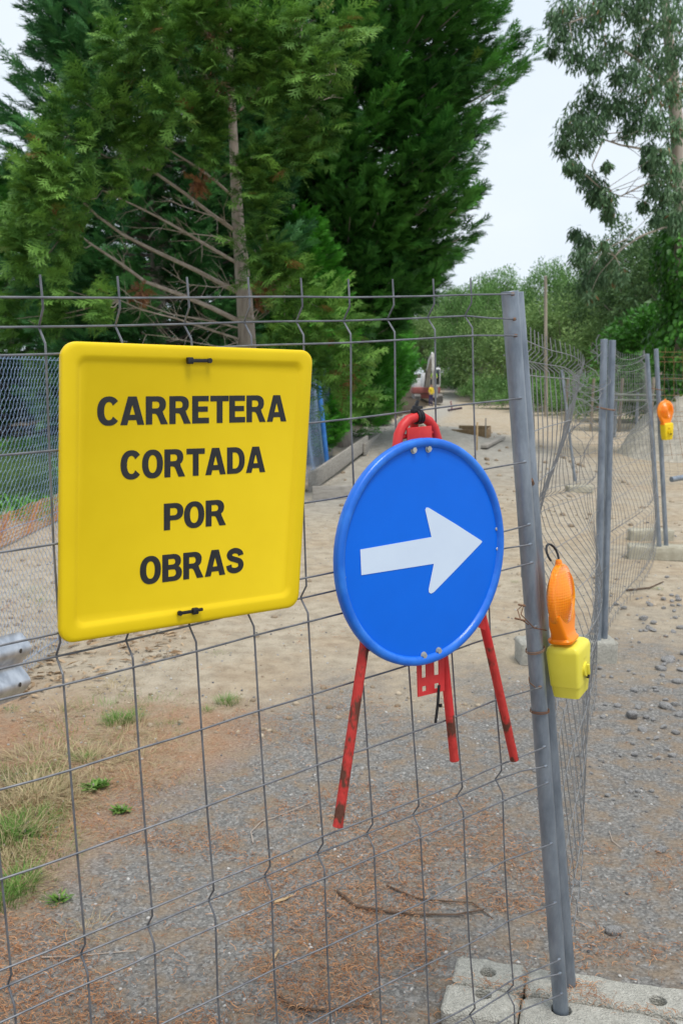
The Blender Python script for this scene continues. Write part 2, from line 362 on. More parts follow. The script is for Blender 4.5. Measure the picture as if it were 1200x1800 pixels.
# ------------------------------------------------------------------ front fence panel
P_ = .6; A_ = .04896; DU = .1438; S_ = (P_-2*A_)/3
def vrow(j): k, r = divmod(j, 5); return k*P_+[0, A_, 2*A_, 2*A_+S_, 2*A_+2*S_][r]
DATA = """5 0 533 521|5 2 534 606|5 4 534 885|5 5 537 1014|5 7 542 1092|5 8 549 1220|5 9 557 1343|5 10 567 1468|5 12 570 1542|5 13 574 1661|5 14 578 1777|4 0 440 522|4 7 447 1117|4 8 454 1248|4 9 463 1377|4 10 474 1508|4 12 478 1583|4 13 480 1702|3 0 332 524|3 7 346 1144|3 8 354 1281|3 9 363 1415|3 10 376 1550|3 12 379 1628|3 13 381 1748|2 0 211 524|2 7 235 1173|2 8 244 1315|2 9 255 1455|2 10 268 1594|2 12 272 1675|2 13 277 1800|1 0 76 523|1 2 80 623|1 3 87 793|1 4 94 957|1 5 105 1111|1 7 112 1203|1 8 124 1352|1 9 136 1498|1 10 149 1645|1 12 155 1725|0 9 3 1543|0 10 20 1697|0 12 26 1782|6 0 614 523|6 2 617 603|6 3 616 736|6 9 645 1313|6 10 654 1435|6 12 658 1505|6 13 662 1622|6 14 668 1734|7 0 692 522|7 2 694 598|7 3 694 726|7 8 717 1168|7 9 726 1286|7 10 735 1404|7 12 738 1470|7 13 746 1583|8 0 763 521|8 2 765 594|8 3 764 717|8 9 800 1257|8 10 812 1372|8 12 815 1440|8 13 818 1546|8 14 824 1658|9 0 826 517|9 2 829 590|9 3 831 708|9 8 860 1120|9 9 871 1228|9 10 881 1341|9 12 884 1406|9 13 886 1510|9 14 893 1617|9 15 902 1721"""
dd = np.array([[float(x) for x in s.split()] for s in DATA.split('|')])
base = np.array([[i*DU, vrow(int(j))] for i, j in dd[:, :2]]); real = np.array([PLuv(x, y) for x, y in dd[:, 2:]]); resd = real-base
def node(i, j, fold=0.0, dv=0.0):        # a crossing of the slightly bent mesh
    u0, v0 = i*DU, vrow(j)+dv; w = np.exp(-(((base[:, 0]-u0)/.11)**2+((base[:, 1]-v0)/.13)**2))+1e-7
    r = (resd*w[:, None]).sum(0)/w.sum(); return UV(u0+r[0], v0+r[1], fold)
FOLD = .024
RP = .0222
poleT, poleB = PL(895, 512, RP+.003), PL(985.5, 1780, RP+.003)
FRN = 'temporary wire fence panels in a row beside the road'
fp = thing('fence_panel', (poleB[0], poleB[1], 0), 'nearest wire mesh fence panel carrying the yellow sign and the round blue sign', 'fence', FRN)
rowend = {0: 517, 1: 561, 2: 590, 3: 700, 4: 812, 5: 922, 6: 957, 7: 989, 8: 1101, 9: 1208, 10: 1313, 11: 1347, 12: 1376, 13: 1483, 14: 1587, 15: 1687, 16: 1711, 17: 1747}
def tubeo(name, pts, r, m, parent, n=8): return MB().tube(pts, r, n).build(name, m, parent)
NL = -7
for j in range(18):
    folded = (j % 5 == 1); pts = []
    for i in range(NL*2, 19):
        ii_ = i/2
        jj_ = .0015*math.sin(i*1.7+j)
        pts.append(node(ii_, j, (FOLD if folded else 0)-.004+jj_))
    yp = rowend[j]; frac = (yp-510)/1270; xp = 903+frac*88
    e = PL(xp, yp, -.003); pts.append((pts[-1]*.45+e*.55)+N*(FOLD*.5 if folded else 0)); pts.append(e); 
    o = tubeo('horizontal_wire', pts, .0022, M_wire, fp, 7)
    MB().box(PL(xp-3, yp, -.0005), .010, .007, .008, U, N, V, bev=.002).build('weld', M_wirer if j in (0, 1, 2, 9) else M_galv, o)
for i in range(NL, 10):
    pts = [node(i, 0, .001)-V*.040]
    for j in range(18):
        r = j % 5
        if r == 1:
            pts.append(node(i, j-1, .0, A_*.38)); pts.append(node(i, j, FOLD+.0)); pts.append(node(i, j, .0, A_*.62))
        else: pts.append(node(i, j))
    pts.append(node(i, 17, 0, .05))
    tubeo('vertical_wire', pts, .0022, M_wire, fp, 7)
def hollow(mb, a, b, r, n=24):
    a, b = np.array(a), np.array(b); d = unit(b-a); e1 = unit(np.cross(d, (0, 1, 0))); e2 = np.cross(d, e1)
    rg = lambda c, q: [c+q*(math.cos(2*math.pi*k/n)*e1+math.sin(2*math.pi*k/n)*e2) for k in range(n)]
    mb.loft([rg(a, r), rg(b-d*.001, r), rg(b, r*.96), rg(b, r*.88), rg(b-d*.12, r*.86)])
off = N*0
mb = MB(); hollow(mb, poleB+(poleB-poleT)*.03, poleT, RP, 28)
post = mb.build('post', M_galv, fp)
lp = node(NL, 17)+N*RP; tubeo('post', [lp+V*.1, lp-V*2.0], RP, M_galv, fp, 20)

# ------------------------------------------------------------------ yellow sign
ys_ = thing('road_closed_sign', PL(320, 1100, -.02), 'square yellow plastic sign reading CARRETERA CORTADA POR OBRAS tied to the wire mesh', 'sign')
OFS = -.022
cs = [np.array(PLuv(*p, OFS)) for p in ((108, 599), (549, 616), (523, 1066), (105, 1133))]
def sq(a, b, h):                          # a,b in 0..1 across the sign, h height above the panel towards the viewer
    p = (1-a)*(1-b)*cs[0]+a*(1-b)*cs[1]+a*b*cs[2]+(1-a)*b*cs[3]; bow = 0
    return UV(p[0], p[1], OFS-h+bow)
SZ = .545
def sring(ins, h, r):
    hh = SZ/2-ins; return [sq(.5+x/SZ, .5+y/SZ, h) for x, y in rrect(hh, hh, r, 7)]
mb = MB(); mb.loft([sring(.003, -.016, .026), sring(.0, -.006, .028), sring(.0, .000, .028), sring(.0012, .0035, .027), sring(.004, .0055, .026), sring(.009, .0062, .024), sring(.022, .0062, .021), sring(.027, .0052, .019), sring(.032, .0016, .017), sring(.036, .0, .015)], cap0=True, cap1=True)
mb.build('panel', M_yellow, ys_)
def sarc(cx, cy, rx, ry, a0, a1, n=14, e=2.25):
    P = []
    for k in range(n+1):
        a = math.radians(a0+(a1-a0)*k/n); c_, s_ = math.cos(a), math.sin(a)
        P.append((cx+rx*math.copysign(abs(c_)**(2/e), c_), cy+ry*math.copysign(abs(s_)**(2/e), s_)))
    return P
def sstroke(pts, hw):
    P = [np.array(p) for p in pts]; Q = []
    for k in range(len(P)-1):
        p0, p1, p2, p3 = P[max(k-1, 0)], P[k], P[k+1], P[min(k+2, len(P)-1)]
        for j in range(4): t_ = j/4; Q.append(.5*((2*p1)+(p2-p0)*t_+(2*p0-5*p1+4*p2-p3)*t_**2+(3*p1-p0-3*p2+p3)*t_**3))
    Q.append(P[-1]); A, B = [], []
    for k in range(len(Q)):
        d = Q[min(k+1, len(Q)-1)]-Q[max(k-1, 0)]; d = d/np.linalg.norm(d); m = np.array([-d[1], d[0]]); w_ = hw*(1.14-.18*abs(d[0])); A.append(tuple(Q[k]+m*w_)); B.append(tuple(Q[k]-m*w_))
    return A+B[::-1]
GLY = {'O': (.86, [sarc(.43, .5, .43, .51, 0, 346, 40)], [sarc(.43, .5, .175, .315, 0, 346, 36)]),
 'C': (.80, [sarc(.43, .5, .43, .51, 40, 320, 36)+sarc(.43, .5, .175, .315, 326, 34, 30)], []),
 'D': (.82, [[(0, 1), (0, 0)]+sarc(.36, .5, .46, .5, -90, 90, 24)], [[(.26, .195), (.26, .805)]+sarc(.36, .5, .20, .305, 90, -90, 20)]),
 'A': (.92, [[(0, 0), (.295, 1), (.625, 1), (.92, 0), (.655, 0), (.61, .17), (.31, .17), (.265, 0)]], [[(.36, .36), (.56, .36), (.46, .71)]]),
 'R': (.88, [[(.255, .385), (.255, 0), (0, 0), (0, 1)]+sarc(.46, .71, .34, .29, 90, -55, 18)+[(.70, .36), (.88, 0), (.595, 0), (.47, .28), (.42, .36), (.35, .385)]], [[(.255, .815), (.255, .57)]+sarc(.42, .692, .12, .122, -90, 90, 10)]),
 'P': (.80, [[(.255, .355), (.255, 0), (0, 0), (0, 1)]+sarc(.44, .678, .36, .322, 90, -90, 22)], [[(.255, .815), (.255, .54)]+sarc(.42, .678, .13, .137, -90, 90, 10)]),
 'B': (.83, [[(0, 0), (0, 1)]+sarc(.45, .735, .34, .265, 90, -50, 14)+sarc(.48, .29, .35, .29, 52, -90, 16)], [[(.255, .825), (.255, .615)]+sarc(.43, .72, .115, .105, -90, 90, 8), [(.255, .435), (.255, .175)]+sarc(.45, .305, .125, .13, -90, 90, 8)]),
 'E': (.71, [[(0, 0), (0, 1), (.70, 1), (.70, .80), (.255, .80), (.255, .615), (.66, .615), (.66, .42), (.255, .42), (.255, .205), (.71, .205), (.71, 0)]], []),
 'T': (.80, [[(.272, 0), (.272, .795), (0, .795), (0, 1), (.80, 1), (.80, .795), (.528, .795), (.528, 0)]], []),
 'S': (.79, [sstroke([(.66, .69), (.615, .81), (.40, .893), (.185, .83), (.14, .71), (.22, .605), (.41, .535), (.61, .45), (.665, .30), (.59, .165), (.38, .105), (.165, .175), (.11, .34)], .112)], [])}
def text_mesh(word):
    import bmesh
    V_, F_ = [], []; x = 0
    for ch in word:
        w_, outs, holes = GLY[ch]; bm = bmesh.new(); es = []
        for lp_ in outs+holes:
            vs = [bm.verts.new((p[0]+x, p[1], 0)) for p in lp_]; es += [bm.edges.new((vs[k], vs[(k+1) % len(vs)])) for k in range(len(vs))]
        bmesh.ops.triangle_fill(bm, use_beauty=True, edges=es, normal=(0, 0, 1)); bm.verts.index_update(); b0 = len(V_)
        V_ += [v.co[:2] for v in bm.verts]; F_ += [tuple(v.index+b0 for v in f.verts) for f in bm.faces]; bm.free(); x += w_+(.02 if ch in 'TP' else .055)
    return np.array(V_), F_
for word, xl, xr, tl, bl, tr_, br in (('CARRETERA', 171, 503, 697, 749, 694, 741), ('CORTADA', 212, 466, 792, 844, 784, 830), ('POR', 288, 397, 885, 933, 877, 923), ('OBRAS', 246, 428, 979, 1029, 961, 1006)):
    v, f = text_mesh(word); mn, mxx = v.min(0), v.max(0); a = (v-mn)/(mxx-mn)
    c00 = np.array(PLuv(xl, bl, OFS)); c10 = np.array(PLuv(xr, br, OFS)); c01 = np.array(PLuv(xl, tl, OFS)); c11 = np.array(PLuv(xr, tr_, OFS))
    mb = MB(); vs = []
    for x, y in a:
        p = (1-x)*(1-y)*c00+x*(1-y)*c10+(1-x)*y*c01+x*y*c11
        w_ = (p-cs[0])@(cs[1]-cs[0])/((cs[1]-cs[0])@(cs[1]-cs[0]))
        vs.append(UV(p[0], p[1], OFS-.0006))
    mb.add(vs, f); mb.build('lettering', M_black, ys_, smooth=False)
def ziptie(x0, y0, x1, y1, parent, off_):
    a, b = PL(x0, y0, off_), PL(x1, y1, off_); d = unit(b-a); w = np.cross(d, N); L_ = np.linalg.norm(b-a)
    mb = MB(); mb.box((a+b)/2, L_+.01, .0068, .0022, d, w, N, bev=.0008); mb.box(a, .013, .013, .009, d, w, N, bev=.002)
    mb.tube([b+N*.004, b-N*.002], .0050, 12)
    return mb
ziptie(334, 634, 369, 634, ys_, OFS-.011).build('cable_tie', M_plasticblack, ys_)
mb = ziptie(343, 1074, 317, 1078, ys_, OFS-.012); mb.box(PL(350, 1072, OFS-.014), .016, .006, .006, U, V, N, bev=.001); mb.build('cable_tie', M_plasticblack, ys_)

# ------------------------------------------------------------------ blue round sign on its red stand
BO = -.052
bl_ = thing('arrow_sign', PL(745, 1169, BO), 'round blue sign with white right arrow, on a red tripod stand tied to the fence', 'sign')
cB = [PLuv(*p, BO) for p in ((589, 970), (884, 960), (747, 770), (742, 1169))]
bu = (cB[0][0]+cB[1][0])/2; bv = (cB[2][1]+cB[3][1])/2; BR = ((cB[1][0]-cB[0][0])/2+(cB[3][1]-cB[2][1])/2)/2
def cring(r, h, n=72): return [UV(bu+r*math.cos(k*2*math.pi/n), bv+r*math.sin(k*2*math.pi/n), BO-h) for k in range(n)]
mb = MB(); mb.loft([cring(BR-.012, -.014), cring(BR-.002, -.014), cring(BR, -.008), cring(BR, .002), cring(BR-.002, .006), cring(BR-.006, .0085), cring(BR-.014, .0085), cring(BR-.019, .006), cring(BR-.022, .0)], cap0=True, cap1=False)
mb.build('rim', M_bluerim, bl_)
mb = MB(); mb.loft([cring(BR-.022, .0), cring(BR-.03, .0004), cring(.01, .0006)], cap0=False, cap1=True); mb.build('face', M_blue, bl_)
ar = [(633, 966), (635, 1011), (762, 991), (753, 1036), (753.5, 1041), (757, 1043.5), (762, 1041), (803, 999), (845, 955), (847, 952), (845, 950), (800, 921), (753, 892.5), (749, 892), (747, 896), (758, 944)]
mb = MB(); f_ = [PL(x, y, BO-.0014) for x, y in ar]; bk = [PL(x, y, BO-.0005) for x, y in ar]; n_ = len(ar)
mb.add(f_+bk, [tuple(range(n_))]+[(k, k+n_, (k+1) % n_+n_, (k+1) % n_) for k in range(n_)]); mb.build('arrow', M_white, bl_, smooth=False)
for x, y in ((726, 791), (752, 789), (744, 1152), (770, 1144)):
    p = PL(x, y, BO-.001); mb = MB(); mb.tube([p+N*.002, p-N*.0015], .0088, 16); mb.tube([p, p-N*.006], .0068, 6); mb.build('bolt', M_bolt, bl_)
for x, y in ((603, 975), (605, 1015), (872, 930), (873.5, 965)):
    p = PL(x, y, BO-.001); MB().tube([p, p-N*.0016], [.0042, .0034], 12).build('rivet', M_bolt, bl_)
# stand : hoop, two front legs, rear leg, plates
FO = -.028
lT = [PL(x, y, FO) for x, y in ((594, 1450), (612, 1320), (636, 1165), (660, 1010), (680, 870), (696, 775), (706, 752), (720, 737), (736, 732), (751, 736), (762, 750), (771, 772), (790, 870), (815, 980), (852, 1100), (880, 1220), (903, 1333))]
# split: hoop + legs
hoop = [PL(x, y, FO) for x, y in ((697, 790), (700, 764), (707, 749), (717, 738), (730, 733), (741, 733), (753, 740), (762, 752), (768, 772), (771, 800))]
MB().tube(hoop, .0118, 14).build('hoop', M_red, bl_)
def leg(pts, offs, r=.0118, wear=.75):
    P3 = [PL(x, y, o) for (x, y), o in zip(pts, offs)]; n = 14; Q = []
    for i in range(n+1):
        k = i/n*(len(P3)-1); a = min(int(k), len(P3)-2); Q.append(P3[a]*(1-(k-a))+P3[a+1]*(k-a))
    cut = int(n*wear); mb = MB(); mb.tube(Q[:cut+1], r, 14); mb.m = 1; mb.tube(Q[cut:], r*.99, 14)
    mb.tube([Q[-1], Q[-1]+unit(Q[-1]-Q[-2])*.004], r*1.03, 14)
    return mb.build('leg', [M_red, M_redworn], bl_)
leg([(697, 790), (668, 960), (640, 1135), (594, 1450)], [FO, FO, FO, FO], wear=.66)
leg([(771, 800), (812, 960), (851, 1100), (903, 1333)], [FO, FO, FO, FO], wear=.78)
leg([(727, 775), (755, 965), (779, 1150), (798, 1334)], [FO+.0, FO+.005, FO+.012, FO+.012], r=.0115, wear=.86)
mb = MB(); mb.box(PL(737, 770, FO-.012), .078, .052, .004, unit(PL(765, 755)-PL(713, 760)), V, N, bev=.001); mb.build('bracket', M_red, bl_)
mb = MB(); mb.tube([PL(728, 756, FO+.02), PL(727, 742, FO+.02)], .010, 12); mb.tube([PL(706, 768, FO), PL(770, 758, FO)], .006, 10); mb.build('hinge', M_red, bl_)
# slotted plate below the disc
pl = [(732, 1150), (776, 1150), (783, 1212), (733, 1225)]
def slotted():
    mb = MB(); o = -.034
    c_ = [np.array(PLuv(x, y, o)) for x, y in ((731, 1120), (779, 1112), (780, 1214), (734, 1225))]
    def q(a, b, h=0): p = (1-a)*(1-b)*c_[0]+a*(1-b)*c_[1]+a*b*c_[2]+(1-a)*b*c_[3]; return UV(p[0], p[1], o+h)
    A = [0, .16, .32, .62, .80, 1]; B = [0, .40, .70, .84, .93, 1]
    holes = {(1, 1), (3, 1), (1, 3), (3, 3)}
    for i in range(5):
        for k in range(5):
            if (i, k) in holes: continue
            a0, a1, b0, b1 = A[i], A[i+1], B[k], B[k+1]
            mb.add([q(a0, b0, -.0015), q(a1, b0, -.0015), q(a1, b1, -.0015), q(a0, b1, -.0015), q(a0, b0, .0015), q(a1, b0, .0015), q(a1, b1, .0015), q(a0, b1, .0015)],
                   [(0, 1, 2, 3), (7, 6, 5, 4), (0, 4, 5, 1), (1, 5, 6, 2), (2, 6, 7, 3), (3, 7, 4, 0)])
    return mb
slotted().build('slotted_plate', M_red, bl_, smooth=False)
for x, y, s in ((648, 1138, 1), (846, 1098, -1)):
    mb = MB(); a = [PL(x-8*s, y-22, FO-.010), PL(x+16*s, y-26, FO-.010), PL(x+10*s, y+3, FO-.010), PL(x-7*s, y+10, FO-.010)]
    mb.add(a+[p+N*.003 for p in a], [(0, 1, 2, 3), (7, 6, 5, 4), (0, 4, 5, 1), (1, 5, 6, 2), (2, 6, 7, 3), (3, 7, 4, 0)]); mb.build('bracket', M_red, bl_, smooth=False)
def strap(pts, o0, wdt, th):
    P3 = [PL(x, y, o0) for x, y in pts]; mb = MB()
    for a, b in zip(P3[:-1], P3[1:]):
        d = unit(b-a); w = unit(np.cross(d, N)); mb.box((a+b)/2, np.linalg.norm(b-a)+.002, wdt, th, d, w, N)
    return mb
mb = strap([(771, 1205), (769, 1238), (765, 1270)], -.045, .008, .002); mb.box(PL(774, 1240, -.047), .007, .008, .006, U, V, N, bev=.001); mb.build('cable_tie', M_plasticblack, bl_)
mb = MB(); c0 = PL(734, 733, FO); hd = unit(PL(751, 736)-PL(720, 737))
for k, w in ((-.0055, .0052), (.0015, .0055), (.007, .0042)):
    ring = [c0+hd*k+.0145*(math.cos(a)*V+math.sin(a)*N) for a in np.linspace(0, 2*math.pi, 13)]; mb.tube(ring, .0032, 6)
mb.box(c0-V*.020-hd*.004, .020, .010, .010, unit(hd+V*.25), unit(V-hd*.25), N, bev=.002); mb.box(c0-V*.030-hd*.002, .007, .018, .006, unit(hd+V*.5), unit(V-hd*.5), N, bev=.001)
mb.box(c0-V*.022+hd*.007, .014, .006, .008, hd, V, N, bev=.001); mb.box(c0-V*.014-hd*.012, .012, .010, .012, hd, V, N, bev=.001)
mb.build('cable_tie', M_plasticblack, bl_)
tag(bl_.children[-1])

# ------------------------------------------------------------------ warning lamps
def lamp(label, boxc, lensc, sc, yaw, mlens, mbox, hook=True, wide=1.0, lw=.90):
    """box centre, lens centre, facing direction yaw (lens axis)"""
    boxc = np.array(boxc); lensc = np.array(lensc)
    th = thing('warning_lamp', boxc-np.array([0, 0, .08*sc]), label, 'warning lamp', 'amber battery warning lamps wired to the fence posts')
    ax = np.array([math.cos(yaw), math.sin(yaw), 0]); side_ = np.array([-ax[1], ax[0], 0]); up = unit(lensc-boxc)
    up = unit(up*.6+np.array([0, 0, .4])); side_ = unit(np.cross(up, ax)); ax = np.cross(side_, up)
    # battery housing
    mb = MB(); rings = []
    for z, w_, d_ in ((-.080, .036, .028), (-.078, .039, .031), (-.046, .042, .034), (-.045, .0435, .0355), (.052, .0475, .040), (.064, .045, .037), (.070, .040, .031)):
        rings.append([boxc+sc*(up*z+side_*x+ax*y) for x, y in rrect(w_*wide, d_*wide, .010, 4)])
    mb.loft(rings); hb = mb.build('housing', mbox, th)
    mb = MB(); c0 = boxc+sc*(ax*.040-up*.005); mb.tube([c0-ax*.006*sc, c0+ax*.010*sc], .020*sc, 20); mb.box(c0+sc*ax*.012, .007*sc, .030*sc, .012*sc, side_, up, ax, bev=.002*sc); mb.box(c0+sc*(ax*.001+up*.034), .030*sc, .012*sc, .010*sc, side_, up, ax, bev=.002*sc)
    mb.build('key_plate', mbox, hb)
    mb = MB(); c1 = c0+sc*(ax*.010-up*.022+side_*.006); mb.tube([c1-ax*.004*sc, c1+ax*.003*sc], .007*sc, 12); mb.build('socket', M_plasticblack, hb)
    # lens : biconvex disc with rim, concentric ribs, flared neck
    R_ = .094*sc
    prof = [(-.031, .0), (-.030, .25), (-.026, .5), (-.019, .72), (-.010, .88), (-.009, .97), (-.006, 1.0), (.006, 1.0), (.009, .97), (.010, .88), (.016, .80), (.0175, .77)]
    rr = .75
    while rr > .12:
        prof.append((.0195+.011*(1-(rr/.75)**2), rr)); prof.append((.0178+.011*(1-(rr/.75)**2), rr-.02)); rr -= .055
    prof.append((.0300, 0.0))
    mb = MB(); n = 40; rings = []
    for h, r in prof:  # edge to edge of the lens
        r_ = max(r, .001)*R_; rings.append([lensc+ax*h*sc*1.05+r_*(side_*math.cos(2*math.pi*k/n)*lw+up*math.sin(2*math.pi*k/n)) for k in range(n)])
    mb.loft(rings)
    mb.build('lens', mlens, th)
    mb = MB(); rings = []
    for z, w_, d_ in ((-.122, .042, .034), (-.115, .043, .035), (-.109, .040, .028), (-.095, .046, .022), (-.065, .062, .020), (-.035, .068, .016)):
        rings.append([lensc+sc*(up*z+side_*x+ax*y) for x, y in rrect(w_, d_, min(w_, d_)*.6, 4)])  # flared foot
    mb.loft(rings); mb.build('lens_neck', mat('amber_plastic', (.95, .24, .0), rough=.3), th)
    mb = MB(); tp = lensc+up*R_; mb.tube([tp-up*.008*sc, tp+up*.012*sc], [.012*sc, .008*sc], 10); mb.build('lug', mlens, th)
    if hook:
        h0 = tp+up*.006*sc
        pts = [h0+sc*(side_*.012*math.cos(a)-ax*(.016+.024*math.sin(a)*0)+side_*.020*math.cos(a)+up*(.022+.026*math.sin(a))-ax*.012*math.sin(a)) for a in np.linspace(-2.1, 3.6, 14)]; pts[0] = h0-up*.004; 
        MB().tube(pts, .0033*sc, 8).build('carrying_handle', M_plasticblack, th)
    return th
postY = float((poleB+off)[1])
def onpost(y): k = (y-512)/(1780-512); return poleT*(1-k)+poleB*k+off
pc = onpost(1170); bc = AT(1000, 1170, pc[1]+.03); lc = AT(985, 1050, pc[1]+.01)
lp1 = lamp('nearest amber lamp on pale yellow battery box, wired to the front fence post', bc, lc, 1.0, math.radians(-31), M_amber, M_box, wide=1.18, lw=.84)
# wire ties holding the lamp
def wire_ring(c, r, ax_, name, par, m, tail=None, seg=16):
    e1 = unit(np.cross(ax_, np.array([0, 1, .3]))); e2 = np.cross(ax_, e1)
    pts = [c+r*(math.cos(a)*e1+math.sin(a)*e2) for a in np.linspace(0, 2*math.pi, seg)]
    mb = MB().tube(pts, .0014, 6)
    mb.tube([p+np.array([0, 0, .004]) for p in pts], .0013, 6)
    o = mb.build(name, m, par)
    if tail is not None: MB().tube(list(tail), .0015, 6).build('tie_wire', m, par)
    return o
pa = unit(poleB-poleT)
c1 = onpost(1100); wire_ring(c1, RP+.004, unit(pa+U*.15), 'tie_wire', fp, M_wirer, [PL(928, 1098, -.006), PL(914, 1088, -.03), PL(909, 1072, -.02), PL(920, 1062, -.01), PL(915, 1080, -.02), PL(938, 1104, -.005), PL(960, 1108, .0)])
c1 = onpost(1208); wire_ring(c1, RP+.004, unit(pa-U*.1), 'tie_wire', fp, M_wirer, [PL(940, 1208, -.006), PL(930, 1200, -.01), PL(929, 1190, -.02)])
mb = MB(); mb.tube([PL(905, 1087, -.03), PL(922, 1091, -.03)], .003, 6); mb.tube([PL(911, 1063, -.02), PL(922, 1065, -.02)], .003, 6); mb.build('tie_rod', M_wirer, fp)
mb = MB(); mb.tube([onpost(818)+U*.02-N*.01, onpost(822)+U*.032, onpost(830)+U*.03, onpost(838)+U*.022, onpost(846)+U*.026], .0022, 6); mb.tube([onpost(812)+U*.015-N*.015, onpost(820)+U*.032-N*.004], .006, 6); mb.build('tie_wire', M_wirer, fp)

# ------------------------------------------------------------------ second to fourth fence panels
def grid_panel(label, a0, a1, b0, b1, ncol, deform, mw=M_wire2, r=.0024, rows=18, height=1.95, posts=(True, True), extra=None, vmax=1.92):
    """a0/a1 foot and head of the first post, b0/b1 of the second"""
    a0, a1, b0, b1 = [np.array(q, float) for q in (a0, a1, b0, b1)]
    th = thing('fence_panel', (a0[0], a0[1], 0), label, 'fence', FRN)
    if posts[0]: mb = MB(); hollow(mb, a0, a1, RP*1.08, 18); mb.build('post', M_galv, th)
    if posts[1]: mb = MB(); hollow(mb, b0, b1, RP*1.08, 18); mb.build('post', M_galv, th)
    hz = unit(np.array([b0[0]-a0[0], b0[1]-a0[1], 0])); nn = np.array([-hz[1], hz[0], 0])
    def pt(s, v, fold=0):
        top = a1*(1-s)+b1*s; bot = a0*(1-s)+b0*s; k = (v+.03)/2.0
        p = top*(1-k)+bot*k; d = deform(s, v); return p+nn*(d[0]+fold)+hz*d[1]+np.array([0, 0, d[2]])
    for j in range(rows):
        f = FOLD*1.4 if j % 5 == 1 else 0
        n_ = 46; tubeo('horizontal_wire', [pt(k/n_, vrow(j), f) for k in range(n_+1)], r, mw, th, 5)
    for i in range(1, ncol):
        s = i/ncol; pts = [pt(s, -.045)]
        for j in range(rows):
            if j % 5 == 1: pts += [pt(s, vrow(j)-A_*.6), pt(s, vrow(j), FOLD*1.4), pt(s, vrow(j)+A_*.6)]
            else: pts.append(pt(s, vrow(j)))
            if j % 5 in (2, 3, 4) and j < rows-1: pts.append(pt(s, (vrow(j)+vrow(j+1))/2))
        pts.append(pt(s, vrow(rows-1)+.04)); tubeo('vertical_wire', pts, r, mw, th, 5)
    return th, pt
# second panel: crumpled mesh between the front post and the pair of posts
p2b = G(998, 1732, .09); p2t = AT(904, 514, p2b[1]-.08)
q2b = G(1049, 1137, .10); q2t = AT(1061, 596, q2b[1]-.02)
def def2(s, v):
    g = math.exp(-((v-1.05)/.30)**2)*math.sin(math.pi*min(s*1.05, 1)); h = math.exp(-((v-.75)/.35)**2)*math.sin(math.pi*s)
    dx = .18*h-.20*g*(s**1.2)+.03*math.sin(9*s+5*v)*math.sin(math.pi*s)
    crush = math.exp(-((s-.93)/.16)**2)*math.exp(-((v)/.42)**2)
    dx += crush*.10*math.sin(23*v+31*s)+.10*math.exp(-((s-.8)/.25)**2)*math.exp(-((v-.25)/.3)**2)
    dz = -.085-.06*s-.13*smooth(.35, .97, s)*math.exp(-(v/.9)**2)+crush*.05*math.sin(40*s+9*v)
    dl = -.20*smooth(.5, 1.0, s)*math.exp(-((v-.35)/.45)**2)*math.sin(math.pi*min(s+.05, 1))
    return dx, dl, dz
pn2, pt2 = grid_panel('second fence panel with its mesh crumpled and torn at the far top corner', p2b, p2t, q2b, q2t, 30, def2, r=.0019)
def scribble(pts, r=.0026): return MB().tube(pts, r, 5)
rr_ = random.Random(5); c0 = q2t+np.array([-.10, -.1, -.22])
for k in range(5):
    p = c0+np.array([rr_.uniform(-.10, .08), rr_.uniform(-.35, .1), rr_.uniform(-.1, .12)]); pts = [p]
    for _ in range(5): p = p+np.array([rr_.uniform(-.07, .07), rr_.uniform(-.14, .14), rr_.uniform(-.07, .07)]); pts.append(p)
    scribble(pts).build('torn_wire', M_wire2, pn2)
scribble([AT(1050, 640, q2t[1]-.1), AT(1048, 612, q2t[1]-.1), AT(1047, 598, q2t[1]-.1), AT(1052, 588, q2t[1]-.1), AT(1054, 590, q2t[1]-.1)], .003).build('torn_wire', M_wire2, pn2)
# third panel
a3b = G(1060.5, 1134, .10); a3t = AT(1075, 598, a3b[1])
b3b = G(1158, 964, .12); b3t = AT(1136, 622, b3b[1])
def def3(s, v):
    g = math.exp(-((v-.75)/.25)**2)*math.sin(math.pi*s)
    return .16*g*math.sin(3*s+1)-.10*math.exp(-((v-1.3)/.4)**2)*math.sin(math.pi*s)+.03*math.sin(7*s), 0, -.05*math.sin(math.pi*s)-.03*math.sin(6*s)*math.exp(-v)
pn3, pt3 = grid_panel('third fence panel running from the paired posts to the leaning far post', a3b, a3t, b3b, b3t, 26, def3, r=.0019)
# fourth panel, off to the right
a4b = G(1170, 962, .12); a4t = AT(1152, 613, a4b[1])
dr = unit(np.array([1.0, .55, 0])); b4b = a4b+dr*3.4; b4t = a4t+dr*3.4
def def4(s, v): return .05*math.sin(5*s+3*v), 0, 0
pn4, pt4 = grid_panel('rusty topped fence panel leaving the picture on the right beside the second lamp', a4b, a4t, b4b, b4t, 24, def4, mw=M_rustpatch, r=.0021, rows=10)
for z0, z1 in ((.98, 1.0), (1.03, 1.05)):
    pass
tubeo('bottom_rail', [a4b+dr*.03+np.array([0, 0, .72]), a4b+dr*3.3+np.array([0, 0, .95])], .03, M_galv, pn4, 12)
# tie wires on the pairs
for cc, th in ((AT(1064, 718, q2t[1]-.0), pn2), (AT(1154, 684, b3b[1]), pn3)):
    MB().tube([cc+np.array([-.06, 0, .01]), cc+np.array([-.02, -.035, 0]), cc+np.array([.04, -.035, -.01]), cc+np.array([.06, -.0, -.01])], .005, 6).build('tie_wire', M_wirer, th)
MB().tube([AT(1047, 1014, q2b[1]-.05), AT(1056, 1008, q2b[1]-.06), AT(1066, 994, q2b[1]-.05)], .003, 6).build('tie_wire', M_wire2, pn2)
